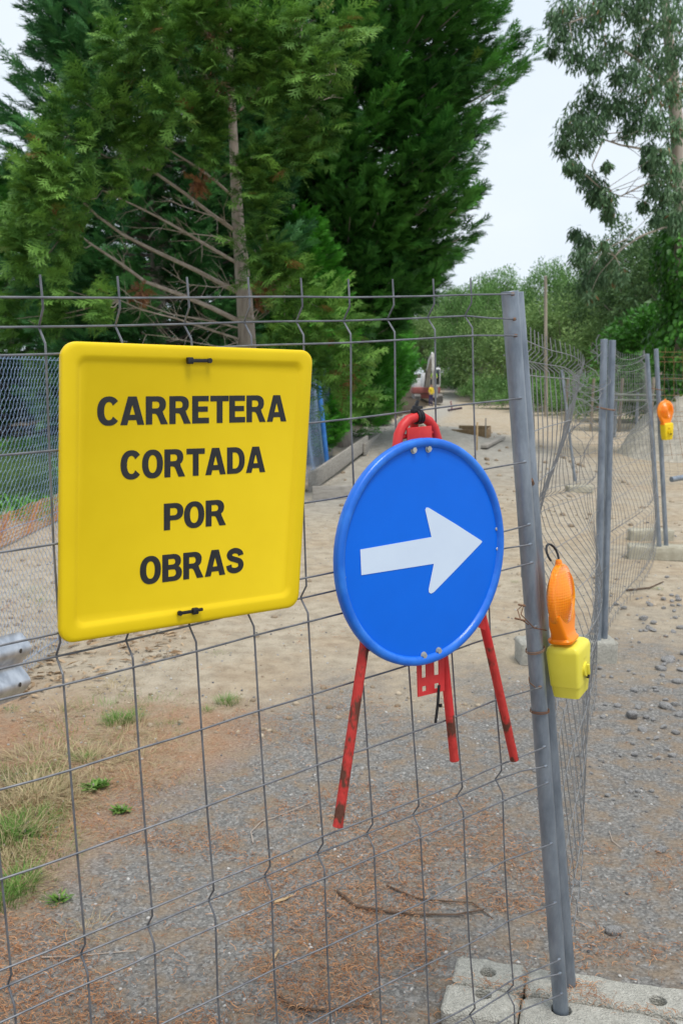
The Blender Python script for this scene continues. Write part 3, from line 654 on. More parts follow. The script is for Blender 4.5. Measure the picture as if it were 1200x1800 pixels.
# leaning cross panel standing behind in the site
c5b = GP(1010, 852); c5t = AT(986, 650, c5b[1]); d5 = unit(np.array([1.0, .06, 0]))
c5b = c5b+np.array([0, 0, .06])
pn5, pt5 = grid_panel('fence panel with a leaning post standing further back across the sand', c5b, c5t, c5b+d5*3.4+np.array([0, 0, 0]), c5t+d5*3.4+np.array([0, .0, -.1]), 24, lambda s, v: (.04*math.sin(6*s), 0, 0), r=.0020)
lamp('second amber lamp on bright yellow box, on the far fence post at the right', AT(1171, 757, a4b[1]-.09), AT(1168.5, 722, a4b[1]-.10), 1.16, math.radians(-70), M_amber, M_boxfar)

# ------------------------------------------------------------------ concrete feet
def foot(origin, ax_, L_, Wd, H, holes, label, m=M_conc, group='concrete feet holding the fence posts', seed=0, nseg=None):
    """block with real holes. origin = centre bottom, ax_ length direction"""
    r = random.Random(seed); ax_ = unit(np.array([ax_[0], ax_[1], 0])); ay = np.array([-ax_[1], ax_[0], 0]); az = np.array([0, 0, 1.]); o3 = np.array(origin, float)
    th = thing('concrete_foot', o3, label, 'concrete block', group)
    gxs = sorted(set([-L_/2, L_/2]+[h[0]+s*h[2] for h in holes for s in (-1.5, 1.5)])); hy = [h[1] for h in holes]
    mb = MB(); nh = 12; bev = .012
    # sides as loft with worn edge
    per = rrect(L_/2, Wd/2, .02, 4); dense = []
    for k in range(len(per)):
        a, b = np.array(per[k]), np.array(per[(k+1) % len(per)]); n = max(1, int(np.linalg.norm(b-a)/.03))
        for j in range(n): dense.append(a+(b-a)*j/n)
    jit = [r.uniform(-.0035, .0035) for _ in dense]
    def rg(ins, z, q): return [o3+ax_*(x-ins*np.sign(x)*(abs(x) > L_/2-.03))+ay*(y-ins*np.sign(y)*(abs(y) > Wd/2-.03))+az*(z+q*jit[k]) for k, (x, y) in enumerate(dense)]
    top = rg(bev*.9, H, 1.2)
    mb.loft([rg(0, 0, 0), rg(0, H*.5, 0), rg(-.002, H-bev, 1), rg(bev*.3, H-bev*.3, 1.2), top], cap0=True, cap1=False)
    # top face with holes through bmesh triangle fill
    import bmesh
    bm = bmesh.new(); es = []
    vs = [bm.verts.new(p) for p in top]; es += [bm.edges.new((vs[k], vs[(k+1) % len(vs)])) for k in range(len(vs))]
    for hx_, hy_, hr in holes:
        hv = [bm.verts.new(o3+ax_*(hx_+hr*math.cos(2*math.pi*k/nh)*(1+r.uniform(-.05, .05)))+ay*(hy_+hr*math.sin(2*math.pi*k/nh))+az*H) for k in range(nh)]
        es += [bm.edges.new((hv[k], hv[(k+1) % nh])) for k in range(nh)]
    bmesh.ops.triangle_fill(bm, use_beauty=True, edges=es)
    bm.verts.index_update(); mb.add([v.co[:] for v in bm.verts], [tuple(v.index for v in f.verts) for f in bm.faces]); bm.free()
    for hx_, hy_, hr in holes:
        mb.loft([[o3+ax_*(hx_+hr*q*math.cos(2*math.pi*k/nh))+ay*(hy_+hr*q*math.sin(2*math.pi*k/nh))+az*z for k in range(nh)] for z, q in ((H, 1.0), (H-.006, .94), (H-.09, .90))], cap0=False, cap1=True)
    mb.build('block', m, th, smooth=True); return th
BH = .10
e0, e1 = G(805, 1677, BH), G(1200, 1736, BH); axb = unit(e1-e0); ayb = np.array([-axb[1], axb[0], 0])
bw = .135
pole_gx = (poleB-e0)@axb; 
c_far = e0+axb*.40-ayb*bw*.5; c_near = e0+axb*.39-ayb*(bw*1.5+.008)
def loc2(c, p): d = np.array(p)-c; return float(d@axb), float(d@ayb)
pA = loc2(c_near, poleB+off); pBk = loc2(c_far, p2b)
h1 = loc2(c_far, G(857, 1709, BH)); h2 = loc2(c_far, G(1155, 1757, BH)); h3 = loc2(c_near, G(848, 1750, BH))
print('BLOCK', pA, pBk, h1, h2, h3, e0, c_near, poleB)
jf = (G(925, 1704, BH)-e0)@axb; jn = jf-.005
def two(cc, j, lab1, lab2, holes, L_, H, sd):
    x0 = loc2(cc, e0+axb*(-.012 if cc is c_near else 0))[0]; xj = loc2(cc, e0+axb*j)[0]; x1 = x0+L_
    for lo, hi, lb, k in ((x0, xj-.004, lab1, 0), (xj+.004, x1, lab2, 1)):
        m_ = (lo+hi)/2; hs = [(h[0]-m_, h[1], h[2]) for h in holes if lo+h[2] < h[0] < hi-h[2]]
        foot(tuple(cc+axb*m_-np.array([0, 0, BH])), axb, hi-lo, bw, H-.003*k, hs, lb, seed=sd+k)
two(c_far, jf, 'short back left block of the concrete feet under the nearest fence post', 'long back right block of the concrete feet, holding the second tube', [(h1[0], h1[1], .0265), (pBk[0], max(min(pBk[1], bw/2-.035), -bw/2+.035), .027), (h2[0], h2[1], .0265)], .80, BH, 3)
two(c_near, jn, 'short front left block of the concrete feet under the nearest fence post', 'long front right block of the concrete feet, with the nearest post standing in it', [(h3[0], bw/2-.036, .026), (pA[0], max(min(pA[1], bw/2-.04), -bw/2+.04), .031), (h3[0]+.53, bw/2-.036, .026)], .82, BH-.006, 8)
foot(G(1082, 1168)+np.array([-.32, .10, 0]), (1, .05, 0), .66, .21, .15, [(-.2, 0, .025), (.25, .05, .025)], 'grey concrete foot under the paired posts, below the yellow box', m=M_conc, seed=5)
mkl = mat('cream_concrete', (.36, .33, .25), (.46, .43, .34), rough=.95, scale=8, bump=.5, bscale=60)
foot(G(1160, 985)+np.array([.15, .1, 0]), (1, -.18, 0), .9, .24, .14, [(-.3, .05, .025)], 'long cream concrete foot under the far leaning post', m=mkl, seed=6)
foot(G(1140, 952)+np.array([.05, .12, 0]), (1, -.03, 0), .5, .2, .13, [], 'short concrete foot behind the long cream one', m=mkl, seed=7)
foot(GP(1020, 866)+np.array([0, .1, 0]), (1, .05, 0), .42, .2, .11, [], 'small concrete foot under the leaning post out on the sand', m=mkl, seed=9)

# ------------------------------------------------------------------ chain link fence
cf = thing('chain_link_fence', (FA[0], FA[1], 0), 'blue grey chain link fence with a blue post along the left side', 'fence')
dw = .056; z1 = 2.05; sA, sB = -2.5, 14.6
def cfp(s, z, o=0):
    bulge = .05*math.sin(s*1.1)*math.sin(z*1.6)+.02*math.sin(s*4.1+z*3); zz = z+GZ(*(FA+FD*s)[:2])*(1-z/1.9)
    return FA+FD*s+FNL*(o+bulge)+np.array([0, 0, zz])
mb = MB(); s = sA; k = 0
segs = []
while s < sB:
    n = int(z1/(dw*.55)); pts = [cfp(s+(dw*.5 if (j+k) % 2 else -dw*.03), z1-j*dw*.55, (.003 if j % 2 else -.003)) for j in range(n)]
    mb.tube(pts, .0015, 3, cap=False); s += dw*.5; k += 1
mb.build('chain_mesh', M_link, cf, smooth=False)['kind'] = 'stuff'
for z in (z1-.02, 1.0, .12): tubeo('tension_wire', [cfp(s, z) for s in np.linspace(sA, sB, 50)], .002, M_link, cf, 5)
bp0 = GP(576, 828); bt = AT(558, 657, bp0[1]-.1); tubeo('post', [bp0, bt], .045, M_bluepaint, cf, 12)
for s in (1.75,): tubeo('post', [cfp(s, 0, .05), cfp(s, 1.95, .05)], .028, M_bluepaint, cf, 10)

# planks along the fence foot
def plank(a, b, h, th_, label, m=M_plank, name='plank', grp=None):
    a, b = np.array(a, float), np.array(b, float); d = unit(b-a); up = unit(np.array([0, 0, 1.])-d*d[2]); w = np.cross(d, up)
    mb = MB(); mb.box((a+b)/2, np.linalg.norm(b-a), h, th_, d, up, w, bev=.006); o = mb.build(name, m); recentre(o); tag(o, label, 'plank', grp); return o
pg = 'boards along the foot of the fence'
plank(GP(549, 880)+[0, 0, .10], GP(640, 885)+[0, .5, .10], .24, .05, 'short board lying across the near end of the formwork', grp=pg)
plank(GP(548, 870)+[-.05, .3, .16], GP(645, 788)+[0, 0, .14], .30, .05, 'long weathered board leaning along the foot of the chain link fence', grp=pg)
plank(GP(640, 800)+[0, 0, .12], GP(712, 738)+[0, 0, .10], .26, .05, 'far weathered board continuing along the hedge', grp=pg)
plank(GP(580, 862)+[0, -.2, .04], GP(612, 858)+[.1, -.2, .04], .05, .05, 'small pale batten under the near board', m=M_wood, grp=pg)
def stake(px, py0, py1, label, w=.03, m=M_wood):
    a = GP(px, py0); b = AT(px, py1, a[1]); mb = MB(); mb.box((a+b)/2, w, w, abs(b[2]-a[2]), bev=.003); o = mb.build('stake', m); recentre(o); tag(o, label, 'stake', 'wooden stakes set out on the site'); return o
stake(571, 872, 856, 'short pine stake at the near end of the boards', .05)
stake(838, 792, 742, 'thin pale stake beside the dug formwork box', .035)
stake(853, 768, 735, 'thin grey stake at the corner of the formwork box', .03, M_plank)
# formwork box half buried in grey gravel
fb0 = GP(793, 768)
fbx = thing('formwork_box', fb0, 'half buried brown formwork box in the grey gravel', 'formwork')
p0, p1 = GP(794, 768), GP(856, 770); p2_, p3_ = p1+np.array([.2, .9, 0]), p0+np.array([.3, .9, 0])
for nm, a, b, h in (('board', p0, p1, .24), ('board', p1, p2_, .27), ('board', p2_, p3_, .30), ('board', p3_, p0, .2)):
    d = unit(b-a); mb = MB(); mb.box((a+b)/2+np.array([0, 0, h/2-.04]), np.linalg.norm(b-a), .05, h, d, np.cross(np.array([0, 0, 1.]), d), (0, 0, 1), bev=.004); mb.build(nm, mat('wet_board', (.28, .19, .11), (.38, .27, .16), rough=.9, scale=5), fbx)
plank(GP(850, 788)+[0, 0, .04], GP(882, 772)+[0, 0, .04], .07, .16, 'loose grey board lying on the gravel right of the formwork box')
mb = MB(); a = GP(787, 724); mb.tube([a+[0, 0, .1], a+[.9, .5, .22]], .07, 10); mb.m = 1; mb.tube([a+[.35, .9, .1], a+[.25, .9, .65]], .05, 8)
o = mb.build('pipe', [mat('pipe_dark', (.05, .03, .05), rough=.5), M_pink]); recentre(o); tag(o, 'dark drain pipe end lying on the grey gravel', 'pipe')

# galvanised guard rail end
gr = thing('guard_rail', (-2.3, 4.2, 0), 'galvanised corrugated guard rail end entering at the left edge', 'guard rail')
def rail_y(px, py, Y): return AT(px, py, Y)
e = AT(38, 1168, 4.5); dirr = unit(AT(-120, 1215, 3.9)-AT(30, 1170, 4.5))
prof = []
for k in range(41):
    q = k/40; zz = .155-.31*q; dep = .041*(1-math.cos(q*4*math.pi))/2
    prof.append((dep, zz))
nrm = unit(np.cross(dirr, np.array([0, 0, 1.]))); nrm = nrm if nrm[1] < 0 else -nrm
upg = unit(np.array([0, 0, 1.])-dirr*dirr[2])
mb = MB(); endx = [-.018+.034*abs(math.sin(q*2*math.pi))**.35*1.0 for q in np.linspace(0, 1, 41)]
ringsF = []
for L_ in (0, .1, .2, .6, 1.2):
    ringsF.append([e+dirr*(L_-(endx[k] if L_ == 0 else 0))+nrm*p[0]+upg*p[1] for k, p in enumerate(prof)])
mb.loft(ringsF, closed=False, cap0=False, cap1=False)
mb.loft([[q-nrm*.004 for q in r] for r in ringsF], closed=False, cap0=False, cap1=False)
mb.build('corrugated_beam', mat('zinc_spangle', (.42, .45, .50), (.66, .69, .74), rough=.38, metal=.7, scale=16, detail=3), gr)
for kk, sh in ((6, .075), (34, .075)):
    q = kk/40; p = prof[kk]; c0 = e+dirr*sh+nrm*(p[0]+.004)+upg*p[1]
    c0 = e+dirr*sh+nrm*(.0415+.0015)+upg*(.0775 if kk < 20 else -.0775)
    MB().tube([c0-nrm*.001, c0], .011, 14).build('bolt_hole', mat('hole_dark', (.05, .04, .03), rough=.9), gr)

# orange plastic netting, collapsed
on = MB(); a, b = GP(-40, 985), GP(150, 895); n = 60; rws = 9
P0 = [[a+(b-a)*i/n+np.array([0, .12*math.sin(i*.4)+.06*k, .03+.042*k+.012*math.sin(i*.7+k)*k/8]) for i in range(n+1)] for k in range(rws)]
for k in range(rws): on.tube(P0[k], .006, 3, cap=False)
for i in range(0, n+1): on.tube([P0[k][i] for k in range(rws)], .005, 3, cap=False)
o = on.build('safety_netting', M_orange, smooth=False); recentre(o); tag(o, 'collapsed orange plastic safety netting behind the chain link fence', 'netting')

# ------------------------------------------------------------------ conifers
L_dark = leafmat('cypress_green', (.014, .075, .014), (.14, .42, .065), (.22, .20, .03), trans=.2)
L_blue = leafmat('cypress_bluegreen', (.02, .095, .034), (.16, .42, .13), (.13, .11, .04), trans=.2)
L_olive = leafmat('cypress_olive', (.032, .115, .02), (.27, .50, .09), (.30, .16, .06), trans=.22)
L_bright = leafmat('hedge_green', (.04, .20, .018), (.15, .50, .05), trans=.22)
L_dead = leafmat('dead_fronds', (.20, .08, .035), (.34, .16, .07), trans=.1)
def spray_template(npair=6, sub=2, seed=1, w=.030, droop=.25):
    r = np.random.default_rng(seed); T = []; Fc = []
    def tri(p, d, l, wd, z0):
        p = np.array(p, float); d = np.array(d, float); d /= np.linalg.norm(d); m = np.array([-d[1], d[0]]); b = len(T); e = p+d*l; zz = r.uniform(-.05, .05)
        for q, h in ((p+m*wd, z0), (p-m*wd, z0), (e, z0+zz)):
            T.append((q[0], q[1], h-droop*(q[0]**2+q[1]**2)))
        Fc.append((b, b+1, b+2))
    tri((0, 0), (1, .04), 1.05, .016, 0)
    for k in range(npair):
        x = .08+.82*k/npair; l = (.40*math.sin(math.pi*(.30+.60*k/npair))+.05)*r.uniform(.8, 1.2)
        for s_ in (1, -1):
            a = math.radians(r.uniform(30, 48)); x0 = x+r.uniform(0, .07); z0 = r.uniform(-.03, .03); tri((x0, 0), (math.cos(a), s_*math.sin(a)), l, w, z0)
            for j in range(sub if k < npair-1 else 1):
                f = (.30, .58)[j]; tri((x0+math.cos(a)*l*f, s_*math.sin(a)*l*f), (math.cos(a*(.25 if j == 0 else 1.9)), s_*math.sin(a*(.25 if j == 0 else 1.9))), l*.52, w*.8, z0)
    return np.array(T), Fc
TS, FS = spray_template()
TS2, FS2 = spray_template(4, 1, 5, w=.042)
TS3, FS3 = spray_template(6, 1, 2, w=.037)
def boughs(rad, z0, z1, nb, cx, facing, seed, per=60, elev=(5, 42), inner=.40, S0=.42, width=.30, dens_back=.25):
    """sprays of one dense tree in local coordinates"""
    r = np.random.default_rng(seed); P = []; FW = []; UP = []; SS = []; RN = []; limbs = []
    for i in range(nb):
        z = z0+(z1-z0)*((i+.5)/nb)+r.uniform(-.15, .15); ph = i*2.39996+r.uniform(-.25, .25)
        az = np.array([math.cos(ph), math.sin(ph), 0]); fc = az@facing
        if fc < -.35 and r.random() > dens_back: continue
        L_ = rad(z, ph)*r.uniform(.80, 1.12)
        e0_, e1_ = math.radians(elev[0]+r.uniform(-8, 8)), math.radians(elev[1]+r.uniform(-10, 12))
        n = 14; p = np.array([0, 0, z]); pts = [p]
        for k in range(n):
            e_ = e0_+(e1_-e0_)*(k/n)**1.3; p = p+(az*math.cos(e_)+np.array([0, 0, math.sin(e_)]))*L_/n/max(math.cos((e0_+e1_)/2), .4)*.93; pts.append(p)
        pts = np.array(pts)-np.array([0, 0, L_*.28]); limbs.append((pts, L_))
        sd = np.cross(az, [0, 0, 1]); tone = r.uniform(-.22, .22)
        m = int(per*(.6+.4*L_/3)); t = inner+(1-inner)*r.random(m)**.75
        idx = np.minimum((t*n).astype(int), n-1); fr = (t*n-idx)[:, None]; q = pts[idx]*(1-fr)+pts[idx+1]*fr; tan = unit(pts[idx+1]-pts[idx])
        wd = width*L_/2.6*np.sin(np.pi*np.clip((t-inner)/(1-inner)*.82+.10, 0, 1))*1.15
        s = r.normal(0, .55, m).clip(-1.2, 1.2); h = r.normal(0, .33, m)
        q = q+sd*(s*wd)[:, None]+np.array([0, 0, 1])*(h*wd)[:, None]
        fw = tan+sd*(s*.75)[:, None]+r.normal(0, .22, (m, 3))+np.array([0, 0, .10]); fw[:, 2] += h*.3
        P.append(q); FW.append(fw); UP.append(np.array([0, 0, 1.])+r.normal(0, .45, (m, 3))); SS.append(S0*r.uniform(.65, 1.2, m)*(1.15-.45*t)); RN.append(np.clip(.40+tone*1.3+r.normal(0, .16, m), 0, .96))
    return np.vstack(P), frames(np.vstack(FW), np.vstack(UP)), np.concatenate(SS), np.concatenate(RN), limbs
def trunkmb(h, r0, seed=0, lean=(0, 0), n=14, zb=-.1):
    r = random.Random(seed); pts = []; rs = []; x = y = 0
    for k in range(n+1):
        q = k/n; x = lean[0]*q*h+r.uniform(-.02, .02); y = lean[1]*q*h+r.uniform(-.02, .02); pts.append((x, y, zb+q*h)); rs.append(r0*(1-.8*q)+(.25*r0 if k == 0 else 0))
    return MB().tube(pts, rs, 12)
def conifer(loc, label, rad, z0, z1, nb, lm, seed, per=60, h=12, r0=.18, S0=.42, tpl=(TS, FS), facing=None, group='cypress trees along the fence', **kw):
    loc = np.array([loc[0], loc[1], GZ(loc[0], loc[1])]); th = thing('cypress_tree', (0, 0, 0), label, 'tree', group)
    fc = unit(-np.array([loc[0], loc[1], 0.])) if facing is None else facing
    P, Fr, S, R, limbs = boughs(rad, z0, z1, nb, 0, fc, seed, per, S0=S0, **kw)
    batch('crown', tpl[0], tpl[1], P, Fr, S, lm, th, R)
    trunkmb(h, r0, seed).build('trunk', M_bark, th)
    mb = MB()
    for pts, L_ in limbs: mb.tube(pts[::3], [max(.004, .012*L_*(1-k/5)) for k in range(len(pts[::3]))], 4, cap=False)
    o = mb.build('limbs', M_bark, th); o['kind'] = 'stuff'
    th.location = tuple(loc); return th
def prof_r(tab):
    zs, rs = zip(*tab); return lambda z: float(np.interp(z, zs, rs))
def radB2(z, ph):
    r = prof_r([(2.5, 1.5), (3.9, 2.5), (5, 3.0), (6.5, 3.4), (10, 3.95), (12, 3.6)])(z); return r*(1+.10*math.sin(3*ph+z*1.7)+.07*math.sin(7*ph+2.3*z))
def px2x(px, Y): return (px-600)/F*Y
conifer((px2x(600, 23.5), 23.5), 'tall dense dark green cypress whose right side stands against the sky', radB2, 2.9, 12.2, 530, L_dark, 3, per=72, h=13, r0=.22, S0=.52, tpl=(TS3, FS3), inner=.30, dens_back=.5)
def radB1(z, ph):
    r = prof_r([(.3, 2.2), (3, 2.8), (6, 2.65), (9, 2.45), (12, 2.0)])(z); return r*(1+.12*math.sin(4*ph+z*2.1)+.08*math.sin(6*ph+1.3*z))
conifer((px2x(285, 20), 20.0), 'tall blue green cypress on the left behind the bare limbed trunk', radB1, .8, 11.6, 410, L_blue, 5, per=66, h=13, r0=.2, S0=.49, tpl=(TS3, FS3), inner=.30, dens_back=.5)
def radC(z, ph): return prof_r([(0, 2.6), (3, 2.9), (4.5, 2.2), (6.2, .9), (7, .3)])(z)*(1+.12*math.sin(3*ph+2*z))
conifer((px2x(5, 25), 25.0), 'shorter pointed cypress at the left edge of the picture', radC, .4, 6.2, 240, L_dark, 8, per=60, h=7, S0=.50)
# hedge row along the fence toward the digger
def radE(z, ph): return prof_r([(0, 1.5), (1.5, 1.95), (4, 1.8), (6, 1.2), (8, .5)])(z)*(1+.10*math.sin(3*ph+2*z))
def lineX(Y): k = (Y-FA[1])/FD[1]; return FA[0]+FD[0]*k
hed = conifer((lineX(26)-.95, 26), 'bright green cypress at the near end of the hedge behind the round sign', radE, .35, 7.2, 330, L_bright, 11, per=66, h=8, S0=.40, tpl=(TS2, FS2), group='bright green hedge cypresses')
for Y, sc_, rz, lb in ((20.6, .68, 4.0, 'low bright green hedge cypress nearest the boards'), (31.5, .95, 1.0, 'second bright green hedge cypress after the near one'), (38, 1.0, 2.2, 'third bright green hedge cypress toward the digger'), (47, 1.05, .4, 'fourth hedge cypress, just left of the digger'), (58, 1.1, 3.0, 'farthest hedge cypress beside the digger')):
    x = lineX(Y)-{20.6: .75, 31.5: .95, 38: 1.2, 47: 1.8, 58: 2.5}[Y]; copy_tree(hed, (x, Y, GZ(x, Y)), rz*.25, sc_, lb)
# dark row closing the view at the left beyond the lawn
rowd = None
for k, (px, Y) in enumerate(((-60, 33), (60, 35), (200, 36), (330, 35), (450, 33))):
    x = px2x(px, Y)
    if rowd is None:
        rowd = conifer((x, Y), 'dark cypress closing the lawn at the far left edge', lambda z, ph: prof_r([(0, 2.8), (3, 3.0), (6, 2.3), (9, 1.0)])(z), .3, 8.5, 200, L_dark, 15, per=50, h=9, S0=.6, tpl=(TS2, FS2), group='dark cypresses closing the lawn')
    else: copy_tree(rowd, (x, Y, 0), k*.3, (1, 1, .9+.07*k), ['', 'second dark cypress from the left beyond the lawn', 'third dark cypress from the left beyond the lawn', 'fourth dark cypress beyond the lawn, behind the yellow sign', 'last dark cypress beyond the lawn, behind the bare trunk'][k])

# front cypress with bare limbs: limbs follow the tree seen in the photograph
TY = 16.6
tb = AT(440, 800, TY); tb[2] = GZ(tb[0], tb[1])
ft = thing('cypress_tree', tb, 'slender cypress with pale trunk and long bare limbs on its left side', 'tree', 'cypress trees along the fence')
tr = [(441, 830), (438, 700), (435, 610), (430, 530), (424, 455), (418, 385), (413, 300), (409, 220), (405, 130), (402, 40), (399, -60)]
trp = [AT(x, y, TY+.012*(610-y)/100) for x, y in tr]; trr = [.165, .15, .145, .135, .118, .098, .08, .068, .055, .045, .03]
MB().tube(trp, trr, 14).build('trunk', M_bark, ft)
LM = [([(420, 515), (345, 475), (270, 440), (215, 412), (172, 380), (130, 340)], .042, 15.4), ([(423, 566), (370, 540), (310, 515), (255, 495), (215, 465), (162, 430), (120, 400)], .045, 15.2),
      ([(416, 462), (370, 435), (320, 405), (275, 380), (235, 360), (180, 335)], .030, 15.3), ([(412, 405), (370, 375), (325, 340), (275, 305), (225, 280), (190, 277), (120, 240)], .034, 15.2),
      ([(410, 346), (375, 315), (345, 293), (300, 265), (265, 243), (190, 200)], .024, 15.4), ([(423, 597), (370, 580), (310, 560), (250, 545), (212, 528)], .022, 15.4),
      ([(424, 578), (380, 566), (300, 552), (240, 530), (210, 505)], .018, 15.5), ([(415, 426), (375, 415), (330, 410), (275, 400)], .014, 15.6),
      ([(413, 405), (390, 385), (350, 372), (320, 362), (285, 345)], .014, 15.6), ([(407, 200), (385, 165), (350, 120), (310, 60), (290, 20)], .022, 15.6), ([(407, 190), (370, 190), (345, 175), (305, 85)], .012, 15.7),
      ([(405, 115), (440, 60), (462, 0), (470, -40)], .018, 16), ([(410, 210), (460, 150), (500, 85), (530, 50)], .016, 15.8), ([(416, 300), (470, 255), (530, 215), (590, 130)], .018, 15.8),
      ([(425, 480), (440, 500), (462, 470), (480, 455)], .012, 16), ([(432, 560), (470, 530), (500, 500)], .012, 16), ([(404, 120), (370, 70), (345, 20)], .02, 15.8), ([(432, 590), (455, 545), (465, 500), (475, 470)], .010, 16),
      ([(414, 330), (440, 300), (500, 250), (545, 235)], .016, 15.7), ([(420, 500), (380, 505), (330, 500), (285, 470)], .010, 15.6), ([(425, 600), (390, 610), (330, 600), (280, 590)], .012, 15.6)]
rt = np.random.default_rng(2); LP = []
for pts, r0, Ye in LM:
    n = len(pts); P3 = []
    for k, (x, y) in enumerate(pts): P3.append(AT(x, y, TY+(Ye-TY)*k/(n-1)))
    MB().tube(P3, [r0*(1-.72*k/(n-1)) for k in range(n)], 7).build('limb', M_twig, ft); LP.append(np.array(P3))
mb = MB()
for P3 in LP:                             # bare side twigs
    for _ in range(15):
        k = rt.integers(0, len(P3)-1); t_ = rt.random(); p = P3[k]*(1-t_)+P3[k+1]*t_; d = unit(P3[k+1]-P3[k])+rt.normal(0, .45, 3); d[2] += rt.choice([-.35, .5]); d = unit(d)
        l = rt.uniform(.15, .6); q1 = p+d*l*.5; q2 = q1+unit(d+rt.normal(0, .3, 3))*l*.5; mb.tube([p, q1, q2], [.006, .004, .002], 3, cap=False)
        mb.tube([q1, q1+unit(d+rt.normal(0, .6, 3))*l*.35], [.003, .0015], 3, cap=False)
mb.build('bare_twigs', M_twig, ft)['kind'] = 'stuff'
CL = [(120, 330, 55), (60, 330, 50), (90, 400, 55), (160, 350, 40), (140, 430, 50), (60, 470, 60), (120, 510, 55), (190, 540, 45), (110, 560, 50), (30, 560, 55), 
      (110, 235, 60), (170, 255, 50), (230, 215, 50), (200, 190, 45), (255, 250, 40), (150, 180, 50), (290, 260, 35), (225, 330, 22),
      (240, 130, 55), (300, 110, 50), (330, 60, 55), (260, 50, 55), (350, 20, 55), (372, 30, 42), (300, 180, 40), (350, 210, 35), (200, 90, 55), (280, 20, 45), (362, 130, 34), (455, 60, 45), (500, 40, 50), (480, 110, 45), (440, 90, 35),
      (448, 100, 32), (450, 150, 40), (500, 130, 40), (470, 200, 40), (378, 195, 24), (385, 230, 28), (450, 275, 24), (454, 330, 26), (460, 375, 26), (460, 330, 30), (500, 250, 35), (545, 245, 30), (520, 285, 28), (470, 290, 28),
      (375, 265, 26), (445, 420, 28), (470, 450, 28), (490, 480, 28), (460, 480, 20), (520, 500, 28), (560, 240, 22), (540, 180, 30), (575, 120, 35), (520, 90, 40), (585, 60, 40), (90, 290, 45), (40, 420, 50),
      (405, 60, 30), (396, 5, 36), (412, 150, 14), (424, 300, 12), (500, 560, 40), (540, 600, 45), (480, 620, 30), (560, 540, 35), (600, 580, 35), (590, 640, 40), (540, 650, 30), (610, 700, 30), (90, 700, 25), (80, 660, 22)]
P = []; FW = []; S = []; R = []; mb = MB()
for (x, y, r_) in CL:
    Yc = TY-1.2-rt.uniform(0, .8)*(abs(x-430) > 120) if y < 600 else 15.6; c0 = AT(x, y, Yc); rr3 = r_/F*Yc; m = int(26+r_*1.25)
    trunk_p = AT(420, min(y+60, 700), TY); outw = unit(c0-trunk_p); q = rt.normal(0, .48, (m, 3)); q = q/np.maximum(1, np.linalg.norm(q, axis=1, keepdims=True)/1.1)
    ax1 = unit(outw+np.array([0, 0, .25])); q = q*rr3*.85+np.outer(q[:, 0], ax1)*rr3*.7; P.append(c0+q)
    FW.append(outw*.8+q/rr3*.7+np.array([0, 0, .15])+rt.normal(0, .3, (m, 3))); S.append(rt.uniform(.20, .40, m)); R.append(np.clip(rt.uniform(.25, .6)+rt.normal(0, .2, m), 0, 1))
    if x < 600 and y < 600:
        kbest = min(range(len(LP)), key=lambda k: min(np.linalg.norm(p-c0) for p in LP[k])); pb = min(LP[kbest], key=lambda p: np.linalg.norm(p-c0))
        mb.tube([pb, (pb+c0)/2+np.array([0, 0, -.05]), c0], [.012, .009, .004], 4, cap=False)
P = np.vstack(P); FW = np.vstack(FW)
batch('crown', TS, FS, P, frames(FW, np.array([0, -.2, 1.])+rt.normal(0, .45, P.shape)), np.concatenate(S), L_olive, ft, np.concatenate(R))
mb.build('branchlets', M_twig, ft)['kind'] = 'stuff'
P = []; FW = []
for (x, y, r_) in ((475, 500, 22), (385, 185, 22), (375, 150, 20), (350, 320, 14), (605, 680, 20), (380, 60, 20), (460, 520, 16), (610, 655, 16), (250, 515, 8), (560, 235, 8)):
    c0 = AT(x, y, 15.9); m = 46; P.append(c0+rt.normal(0, r_/F*16*.5, (m, 3))); FW.append(rt.normal(0, 1, (m, 3))+np.array([0, 0, -.8]))
P = np.vstack(P); FW = np.vstack(FW); batch('dead_fronds', TS2, FS2, P, frames(FW, rt.normal(0, 1, P.shape)), rt.uniform(.12, .25, len(P)), L_dead, ft)

# ------------------------------------------------------------------ broadleaf trees and bushes
L_far1 = leafmat('far_leaf_green', (.07, .16, .04), (.22, .40, .12), trans=.3)
L_far2 = leafmat('far_leaf_dark', (.035, .085, .028), (.13, .23, .075), trans=.25)
L_far3 = leafmat('willow_leaf', (.10, .19, .055), (.28, .42, .14), trans=.3)
L_ivy = leafmat('ivy_leaf', (.025, .10, .015), (.09, .28, .035), trans=.25, rough=.4)
L_eu = leafmat('eucalyptus_leaf', (.05, .11, .05), (.18, .31, .15), (.30, .16, .08), trans=.25, rough=.45)
LT = np.array([(0, 0, 0), (.45, .22, .05), (1, 0, -.06), (.45, -.22, .05)]); LF = [(0, 1, 2, 3)]
LT6 = np.array([(0, 0, 0), (.35, .33, .06), (.8, .22, .0), (1.05, 0, -.1), (.8, -.22, 0), (.35, -.33, .06), (.45, 0, -.02)]); LF6 = [(0, 1, 2, 6), (6, 2, 3, 3), (6, 3, 4, 4), (0, 6, 4, 5)]
LFT = [(0, 1, 6), (1, 2, 6), (2, 3, 6), (3, 4, 6), (4, 5, 6), (5, 0, 6)]
